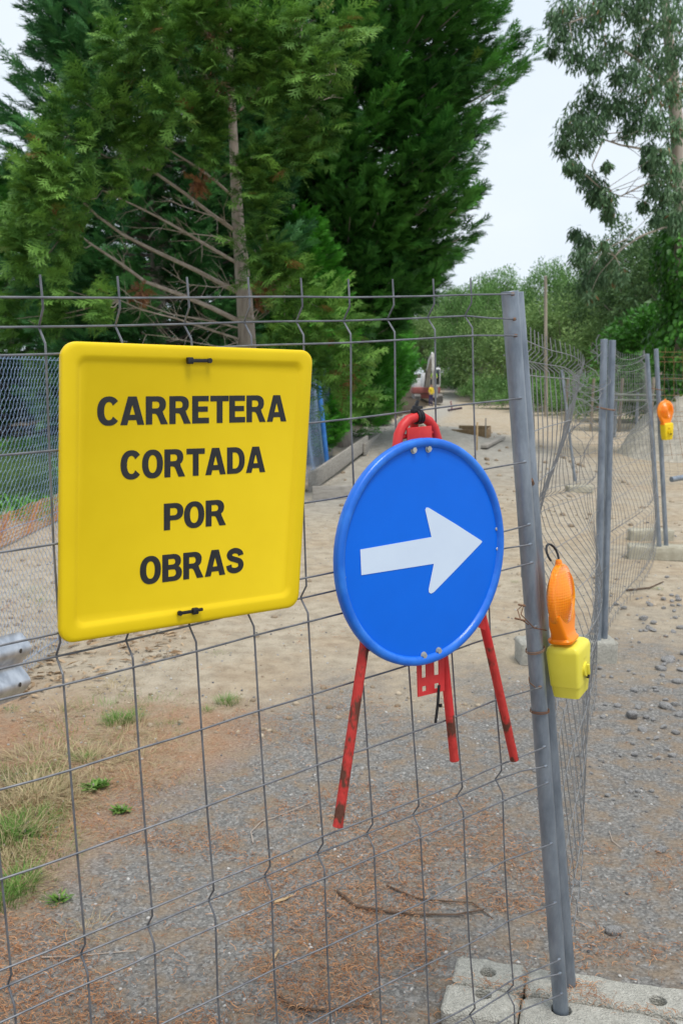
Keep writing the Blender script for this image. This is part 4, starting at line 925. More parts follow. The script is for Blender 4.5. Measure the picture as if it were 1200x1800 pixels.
def broad(label, h, r, zc, lm, seed, nclump=70, perc=90, leaf=.24, tr=.14, shape=1.0, group='broadleaf trees beyond the site', name='broadleaf_tree', trunk=True, cat='tree', loc=(0, 0, 0), sx=(1, 1)):
    rr = np.random.default_rng(seed); th = thing(name, (0, 0, 0), label, cat, group)
    P = []; FW = []; S = []; R = []; mb = MB()
    for k in range(nclump):
        d = unit(rr.normal(0, 1, 3)); d[2] = abs(d[2])*1.0-(.45 if rr.random() < .45 else 0); d = unit(d); rad = rr.uniform(.55, 1.0)
        c0 = np.array([d[0]*r*rad*sx[0], d[1]*r*rad*sx[1], zc+d[2]*(h-zc)*rad*shape]); cr = r*rr.uniform(.20, .36)
        q = rr.normal(0, 1, (perc, 3)); q = unit(q)*(rr.random((perc, 1))**.45)*cr*np.array([1, 1, .72]); q[:, 2] -= .35*(q[:, 0]**2+q[:, 1]**2)/cr
        P.append(c0+q); FW.append(q/cr+d*.5+rr.normal(0, .6, (perc, 3))); S.append(leaf*rr.uniform(.6, 1.25, perc)); tone = rr.uniform(-.42, .42); R.append(np.clip(.5+tone+rr.normal(0, .12, perc), 0, 1))
        if trunk and k % 3 == 0: mb.tube([(0, 0, zc*.35), tuple(c0*np.array([.5, .5, 0])+np.array([0, 0, (zc*.6+c0[2])/2])), tuple(c0)], [tr*.5, tr*.3, .02], 5, cap=False)
    P = np.vstack(P); FW = np.vstack(FW)
    batch('crown', LT, LF, P, frames(FW, np.array([0, 0, 1.])+rr.normal(0, .6, P.shape)), np.concatenate(S), lm, th, np.concatenate(R))
    if trunk: trunkmb(h*.8, tr, seed).build('trunk', M_bark, th); mb.build('limbs', M_bark, th)['kind'] = 'stuff'
    th.location = tuple(loc); return th
def place(th, px, Y, sc_=1.0, rz=0, label=None, group=None, first=False, dz=0):
    x = px2x(px, Y); loc = (x, Y, GZ(x, Y)+dz)
    if first:
        th.location = loc; th.scale = sc_ if hasattr(sc_, '__len__') else (sc_,)*3; th.rotation_euler = (0, 0, rz)
        if label: th['label'] = label
        return th
    return copy_tree(th, loc, rz, sc_, label, group)
tA = broad('', 11, 4.2, 5.2, L_far1, 101, 120, 150, .25); tB = broad('', 11, 4.0, 5.0, L_far2, 102, 115, 140, .25); tC = broad('', 7, 3.6, 3.0, L_far3, 103, 110, 140, .23)
FT = 'broadleaf trees beyond the site'
place(tA, 828, 96, (.85, .85, 1.0), 0, 'pale green tree just right of the cypress edge, left end of the far wood', first=True)
place(tA, 868, 104, (.95, .95, 1.16), 1, 'tall pale green tree at the far end of the road, above the digger')
place(tC, 905, 98, (1.1, 1.1, 1.25), 2, 'round olive tree just behind the front post top', first=True)
place(tA, 958, 94, (.9, .9, 1.17), 2, 'highest pale tree top left of the utility pole')
place(tA, 1004, 90, (.8, .8, 1.04), 3, 'pale tree top right of the utility pole')
place(tB, 1045, 76, (.9, .9, 1.10), 1, 'dark green tree right of the utility pole', first=True)
place(tB, 1100, 66, (1, 1, 1.1), 2, 'dark tree beneath the hanging eucalyptus branches')
place(tB, 1150, 60, .98, 0, 'dark tree behind the ivy covered trunk')
place(tB, 1215, 56, 1.1, 3, 'dark tree at the right edge behind the ivy')
place(tC, 985, 70, 1.15, 1, 'bushy olive tree right behind the utility pole')
place(tC, 925, 82, 1.12, 4, 'bushy olive tree left of the utility pole')
place(tC, 860, 92, 1.15, 3, 'bushy olive tree over the sand road right of the digger')
place(tC, 800, 108, 1.1, 5, 'olive bushy tree directly behind the digger arm')
place(tC, 745, 112, 1.15, 5, 'olive tree left behind the digger, beside the hedge')
place(tB, 780, 120, 1.0, 5, 'dark tree in the gap behind the digger')
place(tC, 1060, 62, .85, 2, 'low olive bushy tree over the broken fence panel')
place(tB, 905, 112, 1.0, 5, 'dark tree deep behind the olive trees')
place(tB, 840, 116, 1.0, 2, 'dark tree at the back of the road end')
place(tA, 790, 128, 1.1, 2, 'pale tree far behind the digger'); place(tA, 725, 128, 1.0, 1, 'pale tree partly hidden by the hedge end')
bu_ = broad('leafy green bush at the near right of the sand road edge', 2.0, 1.7, .8, L_far1, 110, 50, 90, .16, trunk=False, name='bush', cat='bush', group='bushes along the edge of the road')
bl2 = ['bush at the sand edge straight behind the front post', 'bush left of the utility pole foot', 'bush at the utility pole foot', 'bush right of the utility pole foot', 'bush behind the leaning post top', 'bush behind the broken mesh corner', 'bush between the paired posts and the third panel', 'bush behind the third fence panel', 'bush behind the leaning far post', 'bush under the dark trees at the far right', 'small bush at the end of the sand road', 'small bush right of the digger tracks', 'bush at the bend of the road']
place(bu_, 885, 72, 1.2, 0, bl2[0], first=True)
for k, (px, Y, s_c) in enumerate(((915, 68, 1.1), (945, 62, 1.1), (975, 56, 1.0), (1005, 52, 1.0), (1040, 47, 1.0), (1075, 44, 1.0), (1105, 42, 1.1), (1140, 41, 1.1), (1190, 40, 1.3), (850, 88, 1.2), (790, 100, 1.3), (820, 96, 1.3))): place(bu_, px, Y, s_c, k*1.3, bl2[k+1])
rb = broad('bright green leafy bush at the right edge behind the far lamp', 2.6, 1.5, 1.5, L_ivy, 120, 60, 110, .13, trunk=False, name='bush', cat='bush', group=None, loc=(0, 0, 0))
place(rb, 1160, 36, 1.6, 0, first=True, dz=.15)
place(rb, 1225, 35, 1.9, 2, 'bright leafy bush cut by the right edge of the picture', dz=0)

# eucalyptus with hanging clumps
EY = 24.0; eb = AT(1205, 700, EY); eb[2] = GZ(eb[0], eb[1])
eu = thing('eucalyptus_tree', eb, 'tall eucalyptus with drooping leaf clumps and ivy covered trunk at the right', 'tree')
tp = [AT(x, y, EY) for x, y in ((1203, 760), (1203, 600), (1200, 450), (1196, 330), (1190, 240), (1182, 140), (1172, 50), (1166, -20), (1160, -120))]
MB().tube(tp, [.26, .24, .21, .19, .17, .14, .11, .09, .05], 12).build('trunk', M_eubark, eu)
EC = [(1000, 15, 40), (1040, 40, 38), (990, 60, 32), (1010, 95, 30), (1060, 10, 34), (1075, 80, 30), (1045, 110, 22), (1110, 20, 34), (1140, 50, 34), (1180, 30, 34), (1125, 85, 30), (1160, 110, 34), (1190, 90, 34), (1110, 130, 28), (1145, 155, 36), (1180, 160, 36),
      (1040, 165, 30), (1020, 200, 32), (1000, 225, 30), (990, 255, 22), (1045, 220, 30), (1065, 190, 26), (1025, 250, 26), (1085, 130, 22), (1090, 180, 30), (1120, 195, 30), (1105, 225, 22), (1150, 215, 26), (1185, 225, 28), (1140, 260, 16), (1160, 270, 20),
      (1010, 295, 18), (1030, 315, 22), (1050, 330, 24), (1065, 350, 22), (1070, 375, 18), (1045, 345, 18), (1000, 290, 12), (1065, 290, 10), (1135, 285, 14), (1155, 300, 22), (1180, 300, 26), (1165, 340, 22), (1145, 330, 18), (1190, 345, 28), (1130, 360, 12), (1160, 370, 18), (1190, 390, 24), (1150, 385, 10),
      (1010, 410, 14), (1025, 425, 20), (1020, 450, 22), (1040, 475, 22), (1030, 500, 20), (1070, 455, 22), (1085, 485, 20), (1060, 490, 16), (1035, 520, 12), (1060, 430, 10), (975, 30, 20), (970, 90, 14), (1135, 0, 36), (1080, -20, 36), (1190, -20, 40)]
P = []; FW = []; S = []; R = []; rr = np.random.default_rng(77); brs = []
for (x, y, r_) in EC:
    Yc = EY-1.5+rr.uniform(-1.2, 1.2); c0 = AT(x, y, Yc); cr = r_/F*Yc; m = int(60+r_*7)
    m = int(m*1.5); q = unit(rr.normal(0, 1, (m, 3)))*(rr.random((m, 1))**.6)*cr*np.array([.88, .88, .95]); P.append(c0+q)
    FW.append(np.array([0, 0, -1.0])+rr.normal(0, .38, (m, 3))+q/cr*.35); S.append(rr.uniform(.10, .19, m)); R.append(np.clip(rr.uniform(.3, .7)+rr.normal(0, .18, m), 0, 1)); brs.append(c0)
P = np.vstack(P); FW = np.vstack(FW); LE = LT*np.array([1, .55, .6])
def densify(P_l): return [P_l[k]*(1-j/5)+P_l[k+1]*j/5 for k in range(len(P_l)-1) for j in range(6)]
LPS = densify(tp)
batch('crown', LE, LF, P, frames(FW, rr.normal(0, 1, P.shape)), np.concatenate(S), L_eu, eu, np.concatenate(R))
for pts, r0 in (([(1195, 330), (1160, 318), (1130, 325), (1090, 345), (1060, 335)], .03), ([(1192, 285), (1165, 264), (1130, 262), (1090, 255), (1060, 245)], .04), ([(1190, 232), (1150, 230), (1100, 232), (1065, 235)], .025), ([(1184, 160), (1140, 120), (1090, 85), (1070, 82)], .045), ([(1198, 400), (1165, 400), (1125, 415), (1095, 435), (1080, 450)], .03), ([(1172, 50), (1120, 30), (1060, 20), (1000, 40)], .05), ([(1182, 140), (1120, 170), (1060, 200)], .04), ([(1196, 330), (1150, 370), (1100, 420)], .012), ([(1100, 420), (1060, 440), (1040, 470)], .015), ([(1060, 245), (1040, 290), (1050, 330)], .02), ([(1060, 200), (1030, 215), (1010, 240)], .02), ([(1166, 0), (1150, -30), (1100, -40)], .03)):
    LPS += densify([AT(x, y, EY-.4*k) for k, (x, y) in enumerate(pts)]); MB().tube([AT(x, y, EY-.4*k) for k, (x, y) in enumerate(pts)], [r0*(1-.6*k/(len(pts)-1)) for k in range(len(pts))], 6).build('limb', M_eubark, eu)
mb = MB()
tps = np.array(tp)
for c0 in brs:
    a = min(LPS, key=lambda p: np.linalg.norm(p-c0)); mid_ = (a+c0)/2+rr.normal(0, .06, 3)+np.array([0, 0, .05]); mb.tube([a, mid_, c0], [.010, .007, .003], 3, cap=False)
mb.build('branchlets', M_eubark, eu)['kind'] = 'stuff'
# ivy on its trunk
ph = rr.uniform(0, 2*math.pi, 5200); zt = rr.random(5200); k_ = zt*(AT(0, 375, EY)[2]-0); ra = (.62+.25*np.sin(zt*17)+.15*np.sin(ph*3+zt*9))*(1-.45*zt)*rr.uniform(.55, 1.05, 5200)+.18
cx_ = np.interp(k_, [p[2] for p in tp], [p[0] for p in tp]); P = np.stack([cx_+ra*np.cos(ph), EY+ra*np.sin(ph), k_], -1)
outd = np.stack([np.cos(ph), np.sin(ph), 0*ph], -1)
batch('ivy', LT6, LFT, P, frames(outd*.4+np.array([0, 0, -1.])+rr.normal(0, .4, P.shape), outd+rr.normal(0, .3, P.shape)), rr.uniform(.10, .18, 5200), L_ivy, eu)

# utility pole
ub = GP(960, 700); UYd = 50.0; ub = AT(960, 700, UYd); ub[2] = GZ(ub[0], ub[1]); ut = AT(958, 486, UYd)
up_ = thing('utility_pole', ub, 'bare wooden utility pole standing before the far trees', 'pole')
tubeo('pole_shaft', [ub, ut], [.10, .075], M_polewood, up_, 12); MB().tube([ut+np.array([0, 0, -.02]), ut+np.array([0, 0, .03])], [.088, .05], 10).build('cap', M_polewood, up_)
sp = AT(1174, 640, 32.0); sg = sp.copy(); sg[2] = GZ(sp[0], sp[1]); xs_ = thing('wooden_marker', sg, 'small wooden cross shaped marker board behind the far lamp', 'marker')
mb = MB(); mb.box((sp+sg)/2, .10, .06, sp[2]-sg[2], bev=.005); mb.build('marker_post', M_polewood, xs_)
mb = MB(); mb.box(AT(1170, 655, 31.93), .42, .04, .16, bev=.005); mb.build('marker_board', M_polewood, xs_)
# old grey rail fence across the back between the posts
rf = thing('rail_fence', (9, 36, 0), 'low galvanised rail behind the third fence panel', 'fence')
for yy in (694, 703): tubeo('rail', [AT(1075, yy, 30), AT(1160, yy+1, 30)], .035, mat('old_rail', (.16, .18, .15), (.26, .28, .24), rough=.8, scale=4), rf, 8)
for xx in (1082, 1120, 1158): a = AT(xx, 690, 30.1); b = a.copy(); b[2] = GZ(a[0], a[1]); tubeo('rail_post', [b, a], .05, M_galv, rf, 8)
# wire sheep fence in the back
sf = thing('wire_fence', (8, 38, 0), 'thin square wire fence in front of the dark bushes', 'fence')
a, b = AT(985, 700, 36), AT(1230, 705, 29); a[2] = GZ(a[0], a[1]); b[2] = GZ(b[0], b[1])
for k in range(7): z = np.array([0, 0, .15+.25*k]); tubeo('fence_wire', [a+z, b+z], .006, M_wire2, sf, 4)
mb = MB()
for k in range(48): p = a+(b-a)*k/47; mb.tube([p, p+np.array([0, 0, 1.7])], .005, 3, cap=False)
mb.build('upright_wires', M_wire2, sf)['kind'] = 'stuff'
for k in range(5): p = a+(b-a)*(k+.2)/4.6; tubeo('fence_post', [p, p+np.array([.05, 0, 1.85])], .05, M_polewood, sf, 8)

# ------------------------------------------------------------------ excavator
EYd = 83.0
def EX(px, py, dY=0): return AT(px, py, EYd+dY)
gx = EX(750, 697); gx[2] = GZ(gx[0], gx[1])
ex = thing('excavator', gx, 'white and red tracked excavator facing the camera with its boom raised', 'excavator')
gzx = gx[2]; X0 = gx[0]
def bxx(name, m, x, y, z, sx, sy, sz, par=ex, bev=.05): return MB().box((X0+x, EYd+y, gzx+z), sx, sy, sz, bev=bev).build(name, m, par)
for s in (-1, 1):
    mb = MB(); pr = [(-1.9, .35), (-1.75, .1), (-1.4, 0), (1.4, 0), (1.75, .1), (1.9, .35), (1.75, .68), (1.4, .8), (-1.4, .8), (-1.75, .68)]
    mb.loft([[(X0+s*1.0+w, EYd+y, gzx+z) for y, z in pr] for w in (-.28, .28)]); tk = mb.build('track', M_exgrey, ex)
    mb = MB()
    for k in range(9): mb.box((X0+s*1.0, EYd-1.92+.02*abs(k-4), gzx+.08+.08*k), .58, .06, .03)
    mb.build('track_shoes', M_exgrey, tk)['kind'] = 'stuff'
bxx('undercarriage', M_exred, 0, 0, .62, 1.5, 1.8, .4)
bxx('upper_body', M_exred, -.15, .4, 1.15, 2.5, 3.0, .55); bxx('counterweight', M_exwhite, 0, 1.7, 1.6, 2.5, .8, 1.0, bev=.12); bxx('engine_cover', M_exwhite, -.85, .4, 1.75, .95, 2.6, .95, bev=.12)
cab = bxx('cab', M_exwhite, .62, -.35, 2.3, 1.0, 1.5, 1.75, bev=.1)
bxx('windscreen', M_glassd, .62, -1.09, 2.35, .82, .05, 1.35, cab, .02); bxx('side_window', M_glassd, .105, -.35, 2.45, .04, 1.1, 1.0, cab, .015); bxx('side_window', M_glassd, 1.135, -.35, 2.45, .04, 1.1, 1.0, cab, .015)
bxx('cab_left', M_exwhite, -.32, -.6, 2.05, .55, .9, 1.3)
for s in (-1, 1): MB().tube([(X0+.1+s*.98, EYd-1.1, gzx+3.0), (X0+.1+s*1.25, EYd-1.2, gzx+2.9), (X0+.1+s*1.25, EYd-1.2, gzx+2.5)], .03, 6).build('mirror_bar', M_exgrey, ex); 
def beam(name, pts, w, hs, m=M_exwhite):
    mb = MB(); rings = []
    for (x, y, z), h in zip(pts, hs): rings.append([(X0+x+a*w/2, EYd+y, gzx+z+b*h/2) for a, b in ((-1, -1), (1, -1), (1, 1), (-1, 1))])
    mb.loft(rings); return mb.build(name, m, ex)
M_exboom = mat('boom_dusty', (.42, .40, .36), (.55, .53, .49), rough=.7, scale=2)
beam('boom', [(-.1, -.9, 1.4), (-.05, -1.8, 2.6), (.0, -2.8, 3.6), (.1, -3.7, 4.1)], .34, [.4, .75, .65, .35], M_exboom)
beam('dipper_arm', [(.16, -3.3, 4.3), (.18, -3.8, 3.9), (.22, -4.1, 2.6), (.24, -4.2, 1.5)], .26, [.3, .5, .4, .22], M_exboom)
MB().tube([(X0+-.05, EYd-2.2, gzx+3.6), (X0+.12, EYd-3.5, gzx+4.45)], .09, 8).build('hydraulic_ram', M_exwhite, ex)
MB().tube([(X0-.3, EYd-1.0, gzx+1.5), (X0-.28, EYd-2.3, gzx+3.0)], .07, 8).build('hydraulic_ram', M_exgrey, ex)
MB().tube([(X0+.25, EYd-4.1, gzx+2.9), (X0+.25, EYd-4.4, gzx+1.5)], .06, 8).build('hydraulic_ram', M_exgrey, ex)
mb = MB(); bk_ = [(-.1, 1.5), (.25, 1.55), (.5, 1.2), (.45, .8), (.1, .55), (-.35, .6), (-.2, .9)]; mb.loft([[(X0+.24+w, EYd-4.2+y, gzx+z) for y, z in bk_] for w in (-.35, .35)]); mb.build('bucket', M_exgrey, ex)

ex.scale = (.9, .9, .9)
# ------------------------------------------------------------------ people (skinned bodies)
def person(label, loc, sc_, joints, edges, radii, yaw, shirt, legs, name='person'):
    loc = np.array(loc); th = thing(name, loc, label, 'person')
    me = bpy.data.meshes.new('body'); me.from_pydata([tuple(np.array(j)*sc_) for j in joints], edges, [])
    o = bpy.data.objects.new('tmp', me); COL.objects.link(o)
    sk = o.modifiers.new('s', 'SKIN'); 
    for k, r in enumerate(radii): me.skin_vertices[0].data[k].radius = (r*sc_, r*sc_)
    me.skin_vertices[0].data[0].use_root = True
    sb = o.modifiers.new('d', 'SUBSURF'); sb.levels = 2; sb.render_levels = 2
    dg = bpy.context.evaluated_depsgraph_get(); dg.update(); m2 = bpy.data.meshes.new_from_object(o.evaluated_get(dg)); bpy.data.objects.remove(o)
    for q in (shirt, legs, M_skin, M_hair): m2.materials.append(q)
    for p in m2.polygons:
        z = p.center[2]/sc_; x = abs(p.center[0])/sc_
        p.material_index = 3 if z > 1.66 else 2 if (z > 1.47 and x < .12) or (x > .22 and z < 1.12 and z > .7) else 0 if z > .95 else 1 if z > .09 else 3
        p.use_smooth = True
    b_ = bpy.data.objects.new('body', m2); COL.objects.link(b_); b_.parent = th; th.rotation_euler = (0, 0, yaw); WL[b_.name] = tuple(loc); return th
J = [(0, 0, .95), (0, 0, 1.15), (0, -.02, 1.38), (0, -.02, 1.50), (0, -.04, 1.60), (0, -.05, 1.70), (.19, -.02, 1.40), (.27, -.05, 1.14), (.22, -.22, .98), (-.19, -.02, 1.40), (-.26, .02, 1.14), (-.24, -.14, .93), (.10, 0, .88), (.12, -.03, .50), (.12, .03, .09), (.12, -.14, .04), (-.10, 0, .88), (-.13, .02, .50), (-.13, .06, .09), (-.13, -.10, .04)]
E_ = [(0, 1), (1, 2), (2, 3), (3, 4), (4, 5), (2, 6), (6, 7), (7, 8), (2, 9), (9, 10), (10, 11), (0, 12), (12, 13), (13, 14), (14, 15), (0, 16), (16, 17), (17, 18), (18, 19)]
Rr = [.15, .14, .15, .06, .09, .085, .075, .05, .04, .075, .05, .04, .10, .07, .045, .04, .10, .07, .045, .04]
wp = GP(757, 706); wY = 78.0; wp = AT(757, 706, wY); wp[2] = GZ(wp[0], wp[1])
person('worker in yellow shirt and dark navy trousers standing in front of the excavator', wp, 1.0, J, E_, Rr, math.radians(50), M_cloth_y, M_cloth_b)
# operator inside the cab
op = person('seated operator in high visibility vest inside the excavator cab', (X0+.44, EYd-1.30, gzx+1.12), .88, J, E_, Rr, 0, M_hiviz, M_exgrey)

# ------------------------------------------------------------------ rocks, gravel, needles, grass
import bmesh
def rock_mesh(seed, sub=2):
    r = np.random.default_rng(seed); bm = bmesh.new(); bmesh.ops.create_icosphere(bm, subdivisions=sub, radius=1.0)
    pl_ = [(unit(r.normal(0, 1, 3)), r.uniform(.55, .9)) for _ in range(9)]
    for v in bm.verts:
        p = np.array(v.co)
        for n_, d_ in pl_:
            k = p@n_
            if k > d_: p = p-n_*(k-d_)*.9
        p = p*(1+.10*(vnoise(p[0]*3+9, p[1]*3+p[2]*3, seed)-.5)); v.co = tuple(p*np.array([1, .8, .62]))
    me = bpy.data.meshes.new('rock'); bm.to_mesh(me); bm.free(); me.materials.append(M_rock); return me
rm = [rock_mesh(s) for s in range(7)]
RK = [(1078, 1640, 24), (1160, 1178, 16), (1178, 1160, 15), (1190, 1200, 16), (1112, 1215, 13), (1130, 1090, 14), (1148, 1096, 13), (1182, 1112, 10), (1140, 1107, 11), (1095, 1070, 9), (1170, 1245, 20), (1192, 1258, 15), (1110, 1262, 24), (1135, 1262, 12), (1115, 1328, 14), (1107, 1393, 9), (1143, 1392, 9), (1085, 1242, 13), (1160, 1497, 16), (1184, 1240, 12), (1172, 1163, 18), (1196, 1105, 14), (1180, 1330, 12), (1104, 1180, 8), (1060, 1190, 8), (1038, 1360, 7), (1090, 1330, 8), (1150, 1210, 9), (1010, 1555, 14), (1063, 1240, 8), (940, 1356, 10), (404, 1412, 8), (1188, 1290, 14), (1152, 1300, 10), (1128, 1285, 14), (1200, 1150, 14), (1122, 1130, 7), (1165, 1070, 9), (1190, 1050, 9), (1060, 1075, 8), (1015, 1330, 6), (158, 1702, 8), (483, 1570, 7), (478, 1665, 9), (560, 1452, 8), (195, 1678, 7), (1172, 1015, 7), (1195, 1180, 12), (1120, 1245, 12), (1165, 1280, 12), (1095, 1290, 9), (1142, 1330, 8)]
_r = random.Random(9); RK += [(_r.uniform(1040, 1200), _r.uniform(1045, 1420), _r.uniform(4.5, 11)) for _ in range(70)]
RKL = {(404, 1412): 'small dark stone on the gravel left of the red tripod foot', (940, 1356): 'small rock seen just left of the nearest post beside the red foot', (1010, 1555): 'dark rock under the loose mesh ends right of the nearest post', (158, 1702): 'whitish stone among needles near the lower left corner', (1160, 1497): 'flat rock lying alone right of the nearest post, above the largest rock', (1172, 1015): 'small far stone on the sand below the cream concrete foot'}
for k, (px, py, sz) in enumerate(RK):
    p = GP(px, py); d = np.linalg.norm(p-CAM); s_ = sz/F*d*.66
    o = bpy.data.objects.new('rock', rm[k % 7]); COL.objects.link(o); o.location = (p[0], p[1], p[2]+s_*.28); o.rotation_euler = (rng.uniform(-.3, .3), rng.uniform(-.3, .3), rng.uniform(0, 6)); o.scale = (s_, s_*.9, s_*rng.uniform(.8, 1.05))
    if k == 0: tag(o, 'largest grey rock on the gravel, just above the concrete feet', 'rock', 'loose grey rocks on the gravel')
    elif (px, py) in RKL: tag(o, RKL[(px, py)], 'rock', 'loose grey rocks on the gravel')
    else: tag(o, 'loose grey rock lying on the gravel', 'rock', 'loose grey rocks on the gravel')
def scatter_ground(n, xr, yr, dens=None, seed=1):
    r = np.random.default_rng(seed); u = r.random(n); y = yr[0]*(yr[1]/yr[0])**u; hw = .40*y+.1
    x = (r.random(n)*2-1)*hw; x = np.clip(x, xr[0], xr[1]); k = np.ones(n, bool)
    if dens is not None: k = r.random(n) < dens(x, y)
    x, y = x[k], y[k]; return x, y, gz(x, y)
bmp = bmesh.new(); bmesh.ops.create_icosphere(bmp, subdivisions=1, radius=1.0); TP = np.array([v.co[:] for v in bmp.verts])*np.array([1, .8, .6]); bmp.verts.index_update(); FP = [tuple(v.index for v in f.verts) for f in bmp.faces]; bmp.free()
TP = TP*(1+rng.uniform(-.15, .15, (len(TP), 1)))
def rocky(x, y): return .25+.75*smooth(.5, .7, fbm(x*1.5, y*1.5, 3, 55))
x, y, z = scatter_ground(17000, (-3, 4), (2.2, 13), rocky, 61); n = len(x)
S = (.0022+.0075*rng.random(n)**5)*(.7+.3*y/3); up = rng.normal(0, 1, (n, 3))
M_grav = leafmat('gravel_mixed', (.10, .10, .105), (.52, .50, .47), trans=0.0, rough=.9)
o = batch('gravel', TP, FP, np.stack([x, y, z+S*.2], -1), frames(rng.normal(0, 1, (n, 3))*np.array([1, 1, .3]), np.array([0, 0, 1.])+.3*up), S, M_grav); tag(o, 'small loose gravel strewn over the ground', 'gravel', kind='stuff')
# lumps of earth on the sand and along the fence foot
x, y, z = scatter_ground(5200, (-4, 5), (5, 34), lambda x, y: .12+.88*smooth(.52, .64, fbm(x*.7, y*.7, 3, 58)), 62); n = len(x); S = .006+.034*rng.random(n)**4*(y/9)
M_clod = leafmat('earth_clods', (.20, .15, .10), (.46, .38, .28), trans=0.0, rough=.95)
o = batch('earth_clods', TP, FP, np.stack([x, y, z+S*.1], -1), frames(rng.normal(0, 1, (n, 3))*np.array([1, 1, .3]), np.array([0, 0, 1.])+.3*rng.normal(0, 1, (n, 3))), S, M_clod); tag(o, 'crumbs of dry earth on the sandy ground', 'earth', kind='stuff')
# fallen conifer needles
def curl(seed):
    r = np.random.default_rng(seed); n = 4; T = []; Fc = []; a = 0; p = np.array([0., 0.]); w = .033
    for k in range(n+1):
        d = np.array([math.cos(a), math.sin(a)]); nn = np.array([-d[1], d[0]]); ww = w*(1-.6*k/n)
        T.append((p[0]+nn[0]*ww, p[1]+nn[1]*ww, .06*math.sin(k*1.3))); T.append((p[0]-nn[0]*ww, p[1]-nn[1]*ww, .06*math.sin(k*1.3)+.03)); p = p+d/n; a += r.uniform(.1, .75)*(1 if seed % 2 else -1)
    Fc = [(2*k, 2*k+1, 2*k+3, 2*k+2) for k in range(n)]; return np.array(T), Fc
M_fn = leafmat('fallen_needles', (.23, .10, .05), (.56, .30, .15), trans=.1, rough=.85)
def ndens(x, y):
    a = smooth(.50, .60, fbm(x*1.9+3, y*1.9, 4, 71)); b_ = smooth(6.5, 3.0, y); return np.clip((a*.90+.10)*(b_*.85+.10)*(.25+.75*smooth(1.3, .6, x-.10*(y-3)))*(.55+.45*smooth(-1.6, -.6, x))+.10*a, 0, 1)
for sd in (1, 2):
    T, Fc = curl(sd); x, y, z = scatter_ground(66000, (-2.8, 2.8), (2.15, 8.5), ndens, 80+sd); n = len(x)
    # pull needles into tangled clumps
    x = x+.012*rng.normal(0, 1, n); S = rng.uniform(.014, .040, n)
    fw = np.stack([rng.normal(0, 1, n), rng.normal(0, 1, n), rng.normal(0, .22, n)], -1)
    o = batch('fallen_needles', T, Fc, np.stack([x, y, z+.003+.012*rng.random(n)**2], -1), frames(fw, np.array([0, 0, 1.])+rng.normal(0, .4, (n, 3))), S, M_fn); tag(o, 'rust coloured fallen conifer needles lying in drifts over the gravel', 'needles', kind='stuff')
T, Fc = curl(3); n = 420; aa = rng.random(n); wv_ = rng.random(n)
Pn = np.array([(e0+axb*(-.02+a*.8)-ayb*(bw+.003+rng.normal(0, .007)*(1+3*(w < .25)))) if w < .62 else (e0+axb*(jf+rng.normal(0, .006))-ayb*(a*bw*2)) if w < .75 else (e0+axb*(.23+rng.normal(0, .04)+.15)-ayb*(bw*.62+rng.normal(0, .03))) for a, w in zip(aa, wv_)])
Pn[:, 2] = BH+.002+.006*rng.random(n)
o = batch('needles_on_concrete', T, Fc, Pn, frames(np.stack([rng.normal(0, 1, n), rng.normal(0, 1, n), rng.normal(0, .1, n)], -1), np.array([0, 0, 1.])+rng.normal(0, .3, (n, 3))), rng.uniform(.012, .034, n), M_fn); tag(o, 'fallen needles caught in the joints of the concrete feet', 'needles', kind='stuff')
# grass
L_grass = leafmat('grass_green', (.06, .16, .02), (.22, .38, .08), trans=.3); L_straw = leafmat('dry_straw', (.30, .23, .12), (.56, .46, .27), trans=.2)
def blade():
    T = []; n = 4
    for k in range(n+1): q = k/n; w = .013*(1-q)**.7+.002; T += [(q*.55*q+.05*q, w, q*(1-.25*q)), (q*.55*q+.05*q, -w, q*(1-.25*q))]
    return np.array(T), [(2*k, 2*k+1, 2*k+3, 2*k+2) for k in range(n)]
TBl, FBl = blade()
def tuft(px, py, n, rad, h, m, seed, spread=.5):
    r = np.random.default_rng(seed); c0 = GP(px, py); a = r.uniform(0, 2*math.pi, n); rr_2 = rad*r.random(n)**.6
    P = np.stack([c0[0]+rr_2*np.cos(a), c0[1]+rr_2*np.sin(a), np.zeros(n)], -1); P[:, 2] = gz(P[:, 0], P[:, 1])
    f = np.stack([np.cos(a), np.sin(a), np.zeros(n)], -1)+r.normal(0, .4, (n, 3))*np.array([1, 1, 0]); f = unit(f)
    upv = np.array([0, 0, 1.])+f*r.uniform(0, spread, (n, 1)); u_ = unit(upv); s_ = unit(np.cross(u_, f)); f2 = np.cross(s_, u_)
    return P, np.stack([f2, s_, u_], 1), h*r.uniform(.5, 1.2, n)
def tufts(name, lst, m, label, cat='grass', spread=.5, kind='stuff'):
    A = [tuft(l[0], l[1], int(l[2]*1.7), l[3], l[4]*.82, m, 900+i, spread) for i, l in enumerate(lst)]
    o = batch(name, TBl, FBl, np.vstack([a[0] for a in A]), np.vstack([a[1] for a in A]), np.concatenate([a[2] for a in A]), m); tag(o, label, cat, kind=kind); return o
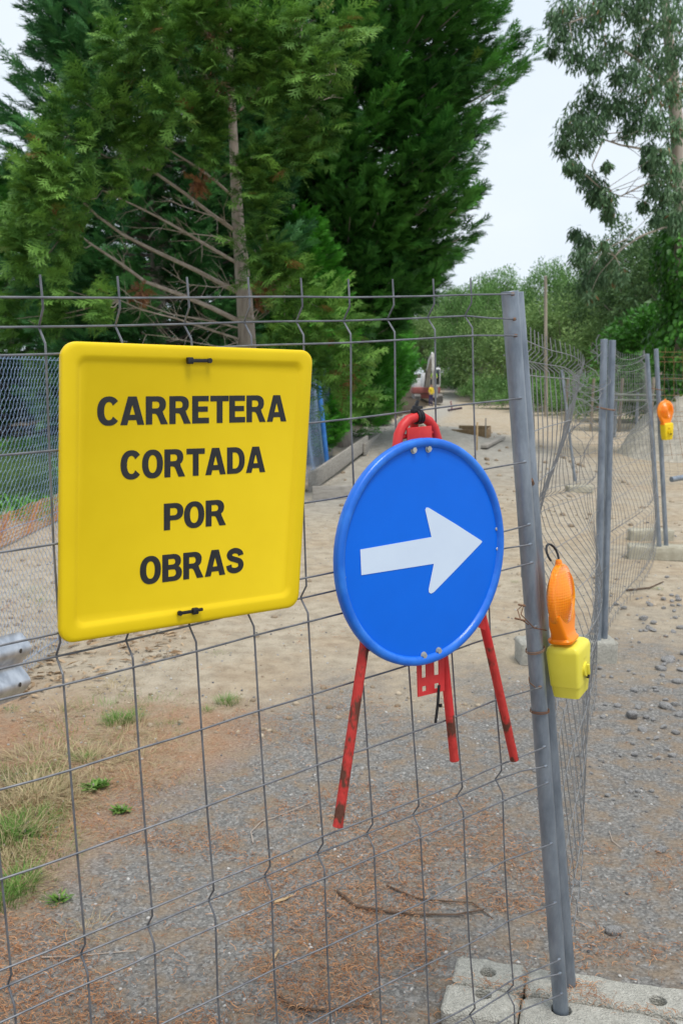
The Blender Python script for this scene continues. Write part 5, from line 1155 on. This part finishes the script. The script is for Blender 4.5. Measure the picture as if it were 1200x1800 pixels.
tufts('green_grass', [(120, 1300, 160, .3, .07), (30, 1380, 180, .25, .09), (180, 1245, 140, .25, .07), (260, 1240, 120, .25, .06), (50, 1500, 160, .2, .09), (90, 1400, 220, .3, .05), (200, 1320, 110, .3, .04), (280, 1400, 60, .3, .03), (60, 1520, 120, .22, .06), (320, 1250, 80, .3, .04), (150, 1480, 60, .2, .03), (100, 1330, 100, .25, .07), (60, 1450, 260, .14, .09), (30, 1560, 160, .09, .12), (15, 1470, 160, .1, .12), (150, 1335, 130, .07, .06), (205, 1270, 160, .09, .09), (400, 1235, 150, .07, .08), (365, 1250, 60, .04, .05), (230, 1265, 120, .08, .09), (100, 1585, 80, .06, .05), (5, 1590, 120, .08, .11), (20, 1250, 50, .05, .05), (325, 1290, 60, .07, .03), (70, 1060, 60, .15, .06), (60, 1040, 60, .2, .06), (385, 1150, 40, .08, .04), (1155, 1036, 50, .05, .04), (300, 1275, 60, .08, .05), (905, 1024, 30, .05, .04)], L_grass, 'scattered green grass tufts at the left of the gravel')
tufts('dry_grass', [(60, 1400, 420, .22, .17), (150, 1340, 200, .2, .15), (20, 1480, 300, .16, .15), (220, 1290, 220, .2, .12), (250, 1370, 140, .2, .09), (320, 1320, 120, .2, .07), (40, 1560, 120, .12, .12), (120, 1420, 150, .15, .1), (410, 1240, 80, .1, .07), (200, 1210, 60, .15, .16), (100, 1260, 50, .15, .2), (150, 1640, 60, .1, .08), (290, 1450, 50, .2, .06), (245, 1330, 100, .15, .1), (30, 1420, 400, .25, .13), (100, 1480, 200, .16, .07), (10, 1520, 200, .12, .12), (190, 1360, 200, .2, .08), (270, 1310, 160, .2, .07), (340, 1370, 80, .15, .05), (60, 1340, 160, .2, .16)], L_straw, 'matted dry straw coloured grass at the left', spread=2.6)
def weed(px, py, s_, label, seed):
    r = np.random.default_rng(seed); c0 = GP(px, py); th = thing('weed', c0, label, 'weed', 'low green weeds on the gravel'); n = 60; a = r.uniform(0, 2*math.pi, n)
    f = np.stack([np.cos(a), np.sin(a), r.uniform(.15, .9, n)], -1); P = np.tile(c0, (n, 1))+np.array([0, 0, .005]); batch('leaves', LT*np.array([1, .62, 1]), LF, P+r.normal(0, .012, (n, 3))*np.array([1, 1, 0]), frames(f, np.array([0, 0, 1.])+r.normal(0, .3, (n, 3))), s_*r.uniform(.4, 1.0, n), L_grass, th)
    MB().tube([c0-np.array([0, 0, .01]), c0+np.array([0, 0, .03])], .004, 5).build('stem', M_twig, th)
weed(165, 1388, .075, 'low rosette weed with fresh green leaves left of the second mesh wire', 1); weed(215, 1428, .055, 'small flat weed just right and below the larger rosette', 2); weed(45, 1470, .06, 'leafy weed among the straw near the left edge', 3); weed(105, 1585, .045, 'small weed low in the needles near the left edge', 4); weed(180, 1382, .06, 'leafy weed touching the larger rosette', 6)
# lawn behind the chain link fence
r = np.random.default_rng(4); n = 9000; yy = r.uniform(13, 27, n); xx = np.array([lineX(q) for q in yy])-r.uniform(.8, 7.5, n); k = r.random(n) < smooth(.42, .58, fbm(xx*.5, yy*.5, 3, 91)); xx, yy = xx[k], yy[k]; n = len(xx)
a = r.uniform(0, 6.28, n); f = np.stack([np.cos(a), np.sin(a), 0*a], -1); u_ = unit(np.array([0, 0, 1.])+f*.4); s_v = unit(np.cross(u_, f))
M_lawn = leafmat('lawn_weeds', (.06, .18, .02), (.20, .46, .07), trans=.3)
o = batch('lawn_weeds', TBl*np.array([1, 6.0, 1]), FBl, np.stack([xx, yy, gz(xx, yy)], -1), np.stack([np.cross(s_v, u_), s_v, u_], 1), r.uniform(.10, .32, n), M_lawn); tag(o, 'rough green weeds growing behind the chain link fence', 'weeds', kind='stuff')
# twigs lying on the ground
def twig(pts, r0, label, m=M_twig):
    P3 = [GP(x, y)+np.array([0, 0, r0+.004]) for x, y in pts]; o = MB().tube(P3, [r0*(1-.5*k/(len(pts)-1)) for k in range(len(pts))], 6).build('twig', m); recentre(o); tag(o, label, 'twig', 'dead twigs lying on the ground'); return o
M_dtw = mat('brown_twig', (.07, .045, .03), (.15, .10, .07), rough=.9, scale=20)
twig([(592, 1570), (625, 1597), (680, 1607), (740, 1612), (800, 1612), (850, 1603)], .006, 'long curved brown twig in the needles right of centre', M_dtw)
twig([(680, 1560), (715, 1575), (745, 1585), (830, 1590), (865, 1618)], .004, 'thin twig above the long curved one', M_dtw)
twig([(490, 1755), (520, 1775), (560, 1780), (610, 1775), (650, 1772)], .0055, 'dark twig at the bottom centre of the picture', M_dtw)
twig([(500, 1768), (530, 1783), (548, 1790)], .003, 'short dark twig crossing the bottom one', M_dtw)
twig([(445, 1484), (441, 1465), (460, 1446), (480, 1440), (560, 1408)], .003, 'pale hooked straw stem left of the red foot', M_twig)
twig([(75, 1686), (130, 1684), (240, 1674)], .003, 'straight pale straw stem at the lower left', M_twig)
twig([(482, 1590), (500, 1585), (514, 1578)], .006, 'short flat pale wood chip under the mesh', M_wood)
twig([(480, 1690), (490, 1675)], .006, 'tiny pale wood chip near the bottom centre', M_wood)
twig([(1070, 1464), (1075, 1480), (1090, 1492)], .0025, 'thin pale twig beside the right side rocks', M_twig)
twig([(1100, 1040), (1140, 1036), (1165, 1025)], .01, 'dark root like twig lying at the right of the paired posts', M_dtw)
twig([(545, 905), (553, 880), (543, 790)], .008, 'dead stem', M_dtw) if False else None
# bark pieces and leaf litter near the chain link foot
r = np.random.default_rng(12); n = 260; px = r.uniform(20, 330, n); py = r.uniform(1115, 1215, n)-(px-100)*.28; P = np.array([GP(a_, b_) for a_, b_ in zip(px, py)])+np.array([0, 0, .012])
M_bk = leafmat('bark_litter', (.20, .12, .06), (.52, .38, .24), trans=.1)
o = batch('bark_litter', LT*np.array([1, .6, 1]), LF, P, frames(r.normal(0, 1, (n, 3))*np.array([1, 1, .15]), np.array([0, 0, 1.])+r.normal(0, .3, (n, 3))), r.uniform(.03, .13, n), M_bk); tag(o, 'dry bark strips and leaves at the foot of the chain link fence', 'litter', kind='stuff')
